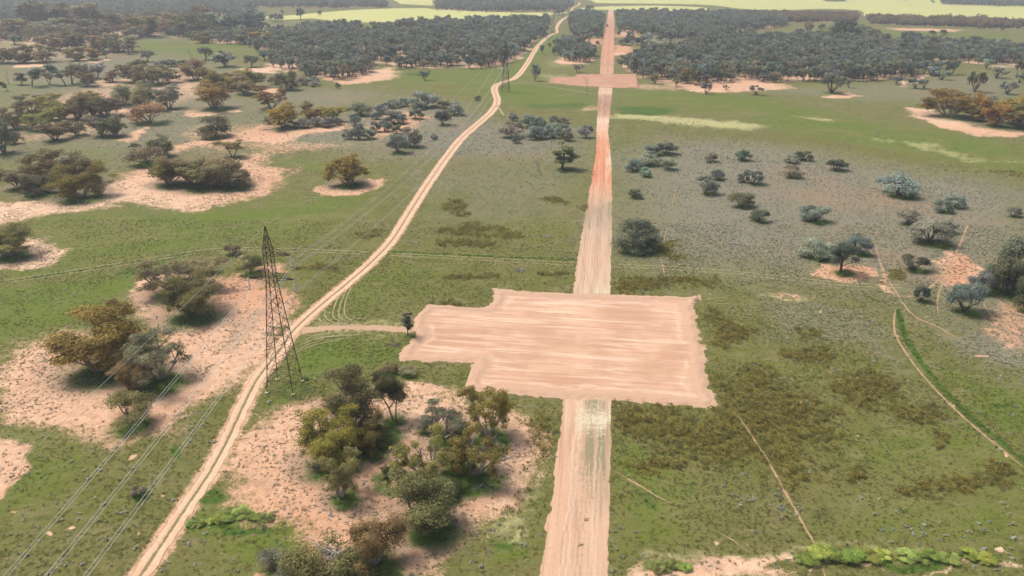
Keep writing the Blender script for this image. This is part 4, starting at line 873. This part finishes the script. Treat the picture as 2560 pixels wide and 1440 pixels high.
def plant(kind, x, y, W, H, hue, label, group, dist):
    lod = 0 if dist < 260 else (1 if dist < 520 else 2)
    mw, ml = _pr.choice(lib(kind, lod))
    r = empty(NAME[kind], (x, y, 0), _pr.uniform(0, 6.28), (W, W, H)); tag(r, label, CAT[kind], group)
    link('trunk' if CAT[kind] == 'tree' else 'stem', mw, r)
    c = link('crown' if CAT[kind] == 'tree' else 'foliage', ml, r)
    h = HUE[hue]; j = [_pr.uniform(.9, 1.12) for _ in range(3)]
    c.color = (h[0] * j[0], h[1] * j[1], h[2] * j[2], 1)
    return r
for (kind, box, hue, label, group), (c, W, H) in zip(PLANTS, SPOTS):
    if kind == 'shrub' and 'tree' in label: kind = 'dome'
    plant(kind, c[0], c[1], W, H, hue, label, group, c[1])
# woodland: the 300 nearest sheoaks one by one, the rest as one mass
order = sorted((t for t in WOOD_TREES if WOODS[t[2]][2] == 'sheoak'), key=lambda t: t[1])
NEAR_WOOD = order[:300]; rest = order[300:]
def wood_label(x, y, wi):
    u, v = proj(x, y, 0)
    if wi in (0, 13):
        a = 'left end' if u < 850 else ('middle' if u < 1050 else 'right end'); wh = 'the left-hand wood'
    elif wi == 1:
        a = 'left end' if u < 1700 else ('left half' if u < 1900 else ('right half' if u < 2150 else 'thin right end')); wh = 'the right-hand wood'
    else: return 'dull grey-green sheoak ' + WOODS[wi][4], 'sheoaks ' + WOODS[wi][4]
    b = 'front row' if v > (178 if wi == 1 else 160) else 'second rank' if v > (160 if wi == 1 else 145) else 'depth'
    return f'grey-green sheoak in the {b} of {wh}, {a}', f'sheoaks of {wh}, {b}, {a}'
for x, y, wi in NEAR_WOOD:
    W = _pr.uniform(5.0, 8.4); H = _pr.uniform(5.5, 11.5)
    lb, gp = wood_label(x, y, wi)
    plant('sheoak', x, y, W, H, _pr.choice(('sheoak', 'sheoak', 'sheoak', 'deep', 'greyolive')), lb, gp, max(y, 300))

# ------------------------------------------------------------------ scattered stuff through geometry nodes
def scatter(name, sources, X, Y, S, color, label, cat=None, seed=0, zs=None):
    """one object: source tufts and loose points in one mesh; nodes put a tuft on each point"""
    V = []; F = []; src = []; tint = []; mi = []; mats = []
    for k, parts in enumerate(sources):
        for v, f, tt, mat in parts:
            if mat not in mats: mats.append(mat)
            b = len(V); V.extend(v); F.extend([tuple(i + b for i in q) for q in f]); src.extend([k + 1] * len(v)); tint.extend(tt if tt is not None else [.5] * len(v)); mi.extend([mats.index(mat)] * len(f))
    n = len(X); rng = np.random.default_rng(seed); nb = len(V)
    V = np.vstack([np.array(V, float), np.column_stack([X, Y, np.zeros(n)])])
    me = bpy.data.meshes.new(name); me.from_pydata(V.tolist(), [], F)
    for mt in mats: me.materials.append(mt)
    me.polygons.foreach_set('material_index', mi)
    def att(nm, typ, arr):
        a = me.attributes.new(nm, typ, 'POINT'); a.data.foreach_set('vector' if typ == 'FLOAT_VECTOR' else 'value', np.asarray(arr, np.float32 if typ != 'INT' else np.int32).ravel())
    var = rng.integers(0, len(sources), n)
    att('src', 'INT', np.concatenate([src, -1 - var]))
    att('tint', 'FLOAT', np.concatenate([tint, np.zeros(n)]))
    z2 = np.ones(n) if zs is None else zs
    att('scl', 'FLOAT_VECTOR', np.vstack([np.ones((nb, 3)), np.column_stack([S, S, S * z2])]))
    att('rot', 'FLOAT', np.concatenate([np.zeros(nb), rng.uniform(0, 6.28, n)]))
    o = link(name, me); o.color = (*color, 1); tag(o, label, cat, kind='stuff')
    ng = bpy.data.node_groups.new(name + '_scatter', 'GeometryNodeTree')
    ng.interface.new_socket('Geometry', in_out='INPUT', socket_type='NodeSocketGeometry'); ng.interface.new_socket('Geometry', in_out='OUTPUT', socket_type='NodeSocketGeometry')
    N = ng.nodes; L = ng.links; gi = N.new('NodeGroupInput'); go = N.new('NodeGroupOutput'); jo = N.new('GeometryNodeJoinGeometry')
    def named(nm, typ):
        x = N.new('GeometryNodeInputNamedAttribute'); x.data_type = typ; x.inputs[0].default_value = nm; return x.outputs[0]
    sa = named('src', 'INT'); sc = named('scl', 'FLOAT_VECTOR'); ro = named('rot', 'FLOAT')
    cx = N.new('ShaderNodeCombineXYZ'); L.new(ro, cx.inputs[2])
    def sep(val):
        cmp = N.new('FunctionNodeCompare'); cmp.data_type = 'INT'; cmp.operation = 'EQUAL'; L.new(sa, cmp.inputs['A'] if False else cmp.inputs[2]); cmp.inputs[3].default_value = val
        s = N.new('GeometryNodeSeparateGeometry'); s.domain = 'POINT'; L.new(gi.outputs[0], s.inputs[0]); L.new(cmp.outputs[0], s.inputs[1]); return s.outputs[0]
    for k in range(len(sources)):
        ip = N.new('GeometryNodeInstanceOnPoints'); L.new(sep(-1 - k), ip.inputs['Points']); L.new(sep(k + 1), ip.inputs['Instance']); L.new(cx.outputs[0], ip.inputs['Rotation']); L.new(sc, ip.inputs['Scale']); L.new(ip.outputs[0], jo.inputs[0])
    L.new(jo.outputs[0], go.inputs[0])
    md = o.modifiers.new('scatter', 'NODES'); md.node_group = ng
    return o
def tree_src(kind, lod=2):
    out = []
    for s in range(5):
        g = mk_sheoak(900 + s, lod=lod) if kind == 'sheoak' else mk_mallee(950 + s, lod=lod)
        wv, lv = norm_mesh(*g); out.append([(wv, g[0][1], None, BARK_DARK), (lv, g[1][1], g[1][2], LEAF)])
    return out
rr_ = np.random.default_rng(8)
A = np.array([(a, b) for a, b, _ in rest])
S = rr_.uniform(5, 8.4, len(A)); scatter('woodland', tree_src('sheoak'), A[:, 0], A[:, 1], S, HUE['sheoak'], 'far grey-green sheoak woodland reading as dark masses behind the nearer trees', 'woodland', 1, rr_.uniform(.9, 1.55, len(A)))
A = np.array([(a, b) for a, b, k in WOOD_TREES if WOODS[k][2] == 'brown'])
S = rr_.uniform(6, 10, len(A)); scatter('mallee_belt', tree_src('mallee'), A[:, 0], A[:, 1], S, HUE['brown'], 'far brown mallee belts along the edge of the pale crop fields', 'woodland', 2, rr_.uniform(.8, 1.05, len(A)))

def tuft(seed, n, size, spread, h, elong=2.2, style='rand'):
    n = int(n * 2.4); size *= .62; rng = np.random.default_rng(seed); cl = []
    for i in range(3): cl.append((np.array([*rng.normal(0, spread * .35, 2), h * .45]), (spread * .6, spread * .6, h * .55)))
    v, f, tt = leaves(rng, cl, n, size, elong, style, .3, 1.1); return [(v, f, tt, LEAF)]
rs = np.random.default_rng(77)
def sample(n, ymax, ymin=62):
    y = np.sqrt(rs.uniform(ymin ** 2, ymax ** 2, n)); x = rs.uniform(-1, 1, n) * (y * .76 + 22); return x, y
# low bluebush
X, Y = sample(230000, 420)
gL = layer('grey', X, Y); sL = layer('sand', X, Y); oL = layer('olive', X, Y); vL = layer('green', X, Y)
pn = fbm(X / 14, Y / 14, 61)
near_blue = np.clip(.5 + sdist(GP([(1540,1110),(1800,1170),(1980,1230),(2300,1230),(2500,1280),(2450,1360),(1540,1400)]), X, Y, 30) / 8, 0, 1)
p = np.maximum.reduce([gL * .75, near_blue * .8 * (pn > .45), .03 + .16 * (pn > .58)]) * (1 - .8 * np.clip(sL, 0, 1)) * np.clip(pn * 2 - .35, .15, 1)
p = p * np.clip(1.25 - Y / 700, .5, 1)
k = (rs.random(len(X)) < p * .62) & ~on_sheet(X, Y, .2) & (layer('vgreen', X, Y) < .5)
S = rs.uniform(.22, .55, k.sum()) * np.where(Y[k] > 260, 1.25, 1.0)
scatter('bluebush_cover', [tuft(1 + i, 16, .36, .75, .75) for i in range(4)], X[k], Y[k], S, (.230, .238, .195), 'low blue-grey bluebush tufts dotted over the open plain', 'ground cover', 3)
# dark dead tufts and litter on the sand
X, Y = sample(240000, 330); sL = layer('sand', X, Y); pn = fbm(X / 7, Y / 7, 63)
k = (rs.random(len(X)) < np.clip(sL * 1.2, 0, 1) * np.clip(pn * 3.0 - 1.15, .05, .85)) & ~on_sheet(X, Y, .3)
S = rs.uniform(.13, .42, k.sum())
scatter('dry_tufts', [tuft(11 + i, 14, .36, .8, .5) for i in range(4)], X[k], Y[k], S, (.205, .180, .130), 'small dark dry tufts speckling the pale sand patches', 'ground cover', 4)
# olive weed
X, Y = sample(260000, 300); oL = layer('olive', X, Y); pn = fbm(X / 5, Y / 5, 65)
k = (rs.random(len(X)) < np.clip(oL * 1.3 + (pn - .5) * .9 - .25, 0, .85)) & (oL > .15) & ~on_sheet(X, Y, .2)
S = rs.uniform(.45, 1.1, k.sum())
scatter('olive_weeds', [tuft(21 + i, 22, .24, .7, .8, 2.0, 'up') for i in range(4)], X[k], Y[k], S, (.178, .158, .045), 'olive-brown weeds in dense patches beside the bare pad', 'ground cover', 5)
# grass tussocks close to the camera
X, Y = sample(170000, 230); sL = layer('sand', X, Y); pn = fbm(X / 9, Y / 9, 67)
k = (rs.random(len(X)) < (1 - np.clip(sL * 1.4, 0, 1)) * np.clip(pn * 2.2 - .55, .1, .8) * np.clip(1.5 - Y / 230, .25, 1)) & ~on_sheet(X, Y, .1)
S = rs.uniform(.22, .5, k.sum())
scatter('grass_tussocks', [tuft(31 + i, 12, .30, .8, .42, 2.4, 'up') for i in range(4)], X[k], Y[k], S, (.130, .130, .042), 'short green pasture tussocks over the near plain', 'grass', 6)
# bright feed under trees and along the green strips
X, Y = sample(260000, 340); vL = layer('vgreen', X, Y)
k = (rs.random(len(X)) < np.clip(vL - .45, 0, 1) * 1.7) & ~on_sheet(X, Y, .2)
S = rs.uniform(.3, .62, k.sum())
scatter('green_feed', [tuft(41 + i, 14, .32, .8, .5, 2.2, 'up') for i in range(4)], X[k], Y[k], S, (.075, .125, .026), 'lush dark green herbage under the trees and along the strips', 'grass', 7)

# ------------------------------------------------------------------ lime-green weed mounds
def mound_row(centres, noun, where, group):
    for i, (x0, y0, x1, y1, hue) in enumerate(sorted(centres)):
        c, W, H = place('shrub', (x0, y0, x1, y1))
        r = plant('shrub', c[0], c[1], W, min(H, W * _q.uniform(.24, .42)), hue, f'{noun} {where}, {nth(i, len(centres))}', group, 100)
        r.name = 'weed_mound'; r['category'] = 'weed'
WORD['lime'] = 'lime green'
_q = random.Random(9)
def row(x0, y0, x1, y1, n, w0, w1, h0, h1):
    out = []
    for i in range(n):
        t = (i + .5) / n + _q.uniform(-.3, .3) / n; x = x0 + (x1 - x0) * t; y = y0 + (y1 - y0) * t + _q.uniform(-7, 7); w_ = _q.uniform(w0, w1); h_ = _q.uniform(h0, h1)
        w_ *= _q.choice((.7, 1, 1.15)); out.append((x - w_ / 2, y - h_, x + w_ / 2, y, _q.choice(('lime', 'lime'))))
    return out
mound_row(row(1985, 1412, 2210, 1408, 9, 42, 64, 26, 38) + row(2200, 1402, 2485, 1408, 11, 26, 44, 16, 26), 'lime green weed mound', 'in the long hedge-like row at lower right', 'weed row at lower right')
mound_row(row(468, 1318, 560, 1306, 7, 24, 34, 16, 24) + row(550, 1306, 672, 1300, 8, 30, 42, 20, 30), 'lime green weed mound', 'in the short row right of the dirt track', 'weed row right of the track')
mound_row(row(1625, 1434, 1720, 1424, 4, 34, 48, 22, 30), 'lime green weed mound', 'right of the cleared strip at the bottom', 'weeds by the strip')

# ------------------------------------------------------------------ dead timber
def dead_tree(x, y, H, label, seed, lean=0, name='dead_tree'):
    rng = np.random.default_rng(seed); r = empty(name, (x, y, 0)); tag(r, label, 'dead tree')
    P, ra = bend(rng, (0, 0, -.1), (lean, .05, 1), H * .8, .17, .06, .1, 6, .1); v, f = tubes([(P, ra)], 6); link('trunk', mesh('dead_trunk', v, f, DEADWOOD), r)
    for b in range(9):
        k = int(rng.integers(2, 7)); an = rng.uniform(0, 6.28)
        Q, r2 = bend(rng, P[k], (math.cos(an), math.sin(an), .9), H * rng.uniform(.25, .45), .07, .02, .2, 5, .2); L = [(Q, r2)]
        for s in range(3):
            kk = int(rng.integers(1, 5)); a2 = rng.uniform(0, 6.28); L.append(bend(rng, Q[kk], (math.cos(a2), math.sin(a2), .8), H * rng.uniform(.1, .2), .03, .012, .2, 3, .2))
        v, f = tubes(L, 4); link('branch', mesh('dead_branch', v, f, DEADWOOD), r)
def fallen(px, py, L, label, seed, n=6, mat=None, spread=.9, name='fallen_branch', th=.14):
    rng = np.random.default_rng(seed); g = G(px, py); r = empty(name, (*g, 0), rng.uniform(-.5, .5)); tag(r, label, 'dead wood')
    a0 = rng.uniform(0, 6.28)
    for b in range(n):
        an = a0 + rng.uniform(-spread, spread) + (math.pi if b % 4 == 3 else 0)
        Q, r2 = bend(rng, (*rng.normal(0, L * .06, 2), th), (math.cos(an), math.sin(an), rng.uniform(.02, .45)), L * rng.uniform(.45, 1), th * rng.uniform(.5, 1), .025, -.35, 6, .2)
        Q[:, 2] = np.maximum(Q[:, 2], .05); T = [(Q, r2)]
        for s in range(3):
            kk = int(rng.integers(1, 5)); a2 = an + rng.uniform(-1.2, 1.2); B = bend(rng, Q[kk], (math.cos(a2), math.sin(a2), .4), L * rng.uniform(.15, .35), .045, .015, -.3, 4, .2); B[0][:, 2] = np.maximum(B[0][:, 2], .03); T.append(B)
        v, f = tubes(T, 5); link('limb', mesh('limb', v, f, mat or DEADWOOD), r)
def spot(px, base, top):
    g = G(px, base); r = ray(px, top); return g[0], g[1], CAM_H + r[2] / np.hypot(r[0], r[1]) * np.hypot(*g)
dead_tree(*spot(1466, 240, 180), 'tall bare dead tree standing in front of the second pad', 3, -.12)
dead_tree(*spot(1354, 440, 396), 'leaning bare dead tree left of the dark tiered tree', 6, -.5)
dead_tree(*spot(484, 150, 118), 'small bare dead tree on the green flat at left', 8, -.2)
dead_tree(*spot(1700, 206, 176), 'bare grey dead tree at the front of the right wood', 12, .1)
dead_tree(*spot(22, 210, 178), 'bare grey dead tree at the left edge beside the grey row', 15, .1)
dead_tree(*spot(1118, 1085, 1040), 'bare white dead sapling inside the foreground clump', 18, .2)
fallen(1308, 674, 3.6, 'silver fallen tree on the grass between dirt track and cleared strip', 4, 7)
fallen(1845, 612, 4.0, 'pale flattened dead branches on the grey plain right of the round tree', 9, 7)
fallen(1365, 592, 4.2, 'faint grey fallen branches on the grass above the wheel ruts', 13, 5)
fallen(838, 1386, 4.6, 'large tangle of grey dead branches near the bottom edge', 21, 26, None, 2.2, th=.2)
fallen(800, 1178, 2.6, 'dark grey fallen log heap left of the olive foreground gum', 27, 7, BARK_DARK)
fallen(1205, 1212, 3.0, 'curved white log lying in green feed at the right of the foreground clump', 33, 2, None, .3)
fallen(985, 1225, 1.2, 'short pale curved log beside the thin dark gum', 35, 2, None, .3)
fallen(1263, 1150, 2.0, 'pale twigs at the right edge of the foreground clump', 39, 4)
fallen(985, 862, 2.6, 'heap of grey brush beside the slender tree at the pad entrance', 41, 10, BARK_MID, 1.5)
fallen(1461, 1300, 1.1, 'short forked stick lying on the cleared strip', 43, 3, simple('pale_stick', (.45, .33, .2)), .5)
fallen(1456, 1362, 1.0, 'thin stick lying on the strip near the bottom edge', 45, 2, simple('pale_stick_b', (.42, .31, .2)), .2)
fallen(470, 352, 5.0, 'long grey fallen log left of the dense dark bush', 47, 5)
fallen(330, 382, 5.0, 'grey log heap left of the dark mallee above the sand ring', 49, 8)
fallen(185, 346, 5.0, 'pale fallen logs under the upper left mallee group', 51, 6)
fallen(40, 378, 5.0, 'grey fallen logs at the left edge under a mallee', 53, 6)
fallen(660, 325, 4.5, 'dark fallen branch on the sand left of the rusty mallees', 55, 5, BARK_DARK)
fallen(1055, 188, 7.0, 'dark heap of fallen timber on the green left of the second pylon', 57, 8, BARK_MID)
fallen(1105, 1306, 1.6, 'white twigs on the sand in front of the big dark olive gum', 61, 3)
fallen(822, 1290, 1.6, 'small forked white branch on the sand left of the brown gum', 63, 3)
fallen(1560, 139, 8.0, 'dark fallen log lying right of the far cleared strip', 65, 4, BARK_DARK, .3)

# ------------------------------------------------------------------ power line
STEEL = simple('rusty_dark_steel', (.085, .056, .042), .35, 1.2, .75, .3, .3)
WIRE = simple('pale_aluminium_wire', (.62, .62, .60), .05, 1, .5, .2, .4)
GLASS = simple('pale_insulator_glass', (.66, .66, .55), .12, 2, .35, 0, .5); FOOT = simple('lichen_yellow_concrete', (.46, .42, .20), .3, 2)
B1 = G(713, 969); B2 = G(1264, 229); B3 = G(1383, 84); B4 = G(1421, 33)
ld = (B2 - B1) / np.hypot(*(B2 - B1))
def bar(a, b, r=.06):
    a = np.array(a, float); b = np.array(b, float); return tubes([(np.array([a, b]), [r, r])], 4)
def merge(bars):
    V = []; F = []
    for v, f in bars: n = len(V); V.extend(v); F.extend([tuple(i + n for i in q) for q in f])
    return V, F
Z_LEV = [0, 2.6, 5.1, 7.5, 9.8, 12.0, 14.0, 15.9, 17.7, 19.4, 21.0, 22.5]; ZC = [22.5, 23.8, 25.1, 26.4, 27.4, 28.4]; ZTOP = 32.6
def half(z):
    if z <= 22.5: return 2.55 + (.72 - 2.55) * z / 22.5
    if z <= 28.4: return .72 - .06 * (z - 22.5) / 5.9
    return .66 * (1 - (z - 28.4) / (ZTOP - 28.4)) + .04
def corner(z, k): h = half(z); s = [(-1, -1), (1, -1), (1, 1), (-1, 1)][k]; return np.array([s[0] * h, s[1] * h, z])
def build_tower(base, rz, label, detail):
    r = empty('transmission_tower', (*base, 0), rz); tag(r, label, 'pylon', 'lattice pylons of the power line')
    th = .062 if detail else .085
    for k in range(4):
        link('leg', mesh('tower_leg', *merge([bar(corner(-.2, k), corner(22.5, k), th * 1.35), bar(corner(22.5, k), corner(28.4, k), th * 1.1), bar(corner(28.4, k), corner(ZTOP, k), th)]), STEEL), r)
        fv, ff = tubes([([(*corner(0, k)[:2], -.2), (*corner(0, k)[:2], .28), (*corner(0, k)[:2], .34)], [.42, .36, .24])], 8); link('footing', mesh('tower_footing', fv, ff, FOOT), r)
    zs = Z_LEV + ZC[1:] + [29.6, 30.9]
    for i in range(len(zs) - 1):
        for k in range(4):
            k2 = (k + 1) % 4; a, b = zs[i], zs[i + 1]
            bars = [bar(corner(a, k), corner(b, k2), th * .62), bar(corner(a, k2), corner(b, k), th * .62)]
            link('cross_brace', mesh('tower_brace', *merge(bars), STEEL), r)
            if b in (2.6, 22.5, 27.4, 28.4, 12.0): link('girt', mesh('tower_girt', *bar(corner(b, k), corner(b, k2), th * .75), STEEL), r)
    arms = [(-1, 22.5, 4.4), (1, 22.5, 4.2), (1, 27.2, 4.1)]
    tips = []
    for sx, z, L in arms:
        h = half(z); t = np.array([sx * L, 0, z + .15]); bb = []
        for sy in (-1, 1):
            lo = np.array([sx * h, sy * h, z]); hi = np.array([sx * h, sy * h, z + 1.15])
            bb += [bar(lo, t, th), bar(hi, t, th * .9)]
            for q in (.25, .5, .75):
                p1 = lo + (t - lo) * q; p2 = hi + (t - hi) * (q - .12); bb += [bar(p1, p2, th * .5), bar(p1, np.array([p1[0], -p1[1], p1[2]]), th * .5)]
        link('cross_arm', mesh('tower_arm', *merge(bb), STEEL), r)
        pts = []; rad = []
        zz = 0
        for d in range(15):
            pts += [(t[0], 0, t[2] - .12 - zz), (t[0], 0, t[2] - .16 - zz), (t[0], 0, t[2] - .20 - zz), (t[0], 0, t[2] - .26 - zz)]; rad += [.05, .15, .15, .05]; zz += .145
        iv, if_ = tubes([(np.array(pts), rad)], 8); ins = link('insulator', mesh('insulator_string', iv, if_, GLASS), r)
        link('clamp', mesh('wire_clamp', *bar((t[0] - .3, 0, t[2] - 2.36), (t[0] + .3, 0, t[2] - 2.36), .05), STEEL), ins)
        tips.append((t[0], 0, t[2] - 2.42))
    tips.append((0, 0, ZTOP))
    cz, sz = math.cos(rz), math.sin(rz)
    return [np.array([base[0] + x * cz - y * sz, base[1] + x * sz + y * cz, z]) for x, y, z in tips]
def yaw(d): return math.atan2(d[1], d[0]) - math.pi / 2
TIPS = [build_tower(B1, yaw(ld), 'tall dark rusty lattice pylon nearest the camera beside the dirt track', True),
        build_tower(B2, yaw(B3 - B1), 'second lattice pylon straddling the bend of the dirt track', False),
        build_tower(B3, yaw(B4 - B2), 'third lattice pylon beyond the wood, its top near the upper picture edge', False),
        build_tower(B4, yaw(B4 - B3), 'farthest small lattice pylon at the end of the line', False)]
T0 = [t - np.array([ld[0], ld[1], 0]) * 376 for t in TIPS[0]]
T5 = [t + np.array([*(B4 - B3), 0]) for t in TIPS[3]]
nodes = [T0] + TIPS + [T5]
def wire_path(k, dx):
    out = []
    for i in range(len(nodes) - 1):
        a, b = nodes[i][k], nodes[i + 1][k]; L = np.linalg.norm(b - a); sag = (11.0 if k < 3 else 8.0) * (L / 376) ** 2 * (.9 if i else 1)
        d = (b - a)[:2] / np.hypot(*(b - a)[:2]); pp = np.array([d[1], -d[0], 0]) * dx
        n = 48
        for t in np.linspace(0, 1, n, endpoint=(i == len(nodes) - 2)):
            p = a + (b - a) * t + pp; out.append(p - np.array([0, 0, 4 * sag * t * (1 - t)]))
    return np.array(out)
side = {-1: 'left', 1: 'right'}
for k, nm in enumerate(('lower left arm', 'lower right arm', 'upper right arm')):
    for s in (-1, 1):
        P = wire_path(k, s * .25); v, f = tubes([(P, np.full(len(P), .026))], 4)
        tag(link('conductor_wire', mesh('conductor', v, f, WIRE)), f'pale power wire, {side[s]} of the pair on the {nm} of the pylons', 'wire', 'power line wires')
P = wire_path(3, 0); v, f = tubes([(P, np.full(len(P), .018))], 4)
tag(link('earth_wire', mesh('earth_wire', v, f, WIRE)), 'single thin earth wire running over the peaks of the pylons', 'wire', 'power line wires')

# ------------------------------------------------------------------ bulldozer far up the strip
def box_bm(x0, x1, y0, y1, z0, z1, taper=0):
    v = [(x0, y0, z0), (x1, y0, z0), (x1, y1, z0), (x0, y1, z0), (x0 + taper, y0 + taper, z1), (x1 - taper, y0 + taper, z1), (x1 - taper, y1 - taper, z1), (x0 + taper, y1 - taper, z1)]
    return v, [(3, 2, 1, 0), (4, 5, 6, 7), (0, 1, 5, 4), (1, 2, 6, 5), (2, 3, 7, 6), (3, 0, 4, 7)]
def dozer(px, py):
    g = G(px, py); r = empty('bulldozer', (*g, .05), ANG); tag(r, 'small dark red bulldozer on the far cleared strip with its blade lowered', 'bulldozer')
    RED = simple('dusty_red_paint', (.20, .045, .032), .2, 1.5, .5); BLK = simple('worn_track_steel', (.035, .032, .03), .2, 3, .7); GLS = simple('cab_glass', (.05, .06, .07), .1, 2, .15, 0, .5); BLD = simple('blade_steel', (.10, .06, .05), .3, 2, .5)
    for s in (-1, 1):
        n = 20; prof = [(1.9 * (abs(math.cos(a)) ** .5) * (1 if math.cos(a) > 0 else -1), .55 + .52 * math.sin(a)) for a in np.linspace(0, 2 * math.pi, n, endpoint=False)]
        x0, x1 = s * .75, s * 1.35; v = [(x0, y, z) for y, z in prof] + [(x1, y, z) for y, z in prof]
        f = [(i, (i + 1) % n, n + (i + 1) % n, n + i) for i in range(n)] + [tuple(range(n))[::-1], tuple(range(n, 2 * n))]
        link('crawler_track', mesh('crawler_track', v, f, BLK), r)
    link('body', mesh('dozer_body', *merge([box_bm(-.75, .75, -2.1, 1.9, .5, 1.2), box_bm(-.62, .62, -2.1, -.3, 1.2, 2.0, .1)]), RED), r)
    cb = link('cab', mesh('dozer_cab', *box_bm(-.8, .8, -.25, 1.3, 1.2, 2.85, .12), GLS), r)
    link('roof', mesh('dozer_roof', *box_bm(-.95, .95, -.4, 1.45, 2.85, 3.05, .06), RED), cb)
    link('exhaust', mesh('dozer_exhaust', *tubes([([(.25, -1.2, 1.9), (.25, -1.2, 2.9)], [.07, .07])], 8), BLK), r)
    n = 8; v = []; 
    for x in (-1.75, 1.75):
        for i in range(n): a = -0.6 + 1.2 * i / (n - 1); v.append((x, -2.75 - .35 * math.cos(a), .75 + 1.05 * math.sin(a)))
        for i in range(n): a = -0.6 + 1.2 * i / (n - 1); v.append((x, -2.63 - .35 * math.cos(a), .75 + 1.05 * math.sin(a)))
    f = []
    for i in range(n - 1): f += [(i, i + 1, 2 * n + i + 1, 2 * n + i), (n + i + 1, n + i, 3 * n + i, 3 * n + i + 1), (i, n + i, n + i + 1, i + 1), (2 * n + i, 2 * n + i + 1, 3 * n + i + 1, 3 * n + i)]
    f += [(0, 2 * n, 3 * n, n), (n - 1, 2 * n - 1, 4 * n - 1, 3 * n - 1)]
    bl = link('blade', mesh('dozer_blade', v, f, BLD), r)
    link('push_arm', mesh('push_arm', *merge([bar((s * 1.45, -2.7, .6), (s * 1.45, 0, .6), .1) for s in (-1, 1)]), RED), r)
dozer(1518, 66)
# ------------------------------------------------------------------ survey stakes
STK = simple('white_stake', (.72, .70, .62), .1, 3)
for px, py, where in ((1918, 866, 'in the weeds right of the bare pad'), (1789, 520, 'on the grey plain above the round tree'), (1214, 510, 'on the grass right of the dirt track'), (722, 816, 'beside the dirt track behind the near pylon')):
    g = G(px, py); r = empty('survey_stake', (*g, 0)); tag(r, 'thin white survey stake ' + where, 'stake', 'white survey stakes')
    link('post', mesh('stake_post', *tubes([([(0, 0, -.1), (0, 0, 1.5), (0, 0, 1.58)], [.065, .065, .02])], 6), STK), r)

# ------------------------------------------------------------------ haze
hv = box_bm(-2600, 2600, -400, 4200, -1, 78); hm = bpy.data.materials.new('haze_air'); hm.use_nodes = True
hn = hm.node_tree.nodes; hn.remove(hn['Principled BSDF']); pv = hn.new('ShaderNodeVolumePrincipled')
pv.inputs['Color'].default_value = (.86, .92, 1.0, 1); pv.inputs['Density'].default_value = .0002; pv.inputs['Anisotropy'].default_value = .2
hm.node_tree.links.new(pv.outputs[0], hn['Material Output'].inputs['Volume'])
hz = link('haze', mesh('haze', *hv, hm)); tag(hz, kind='stuff')
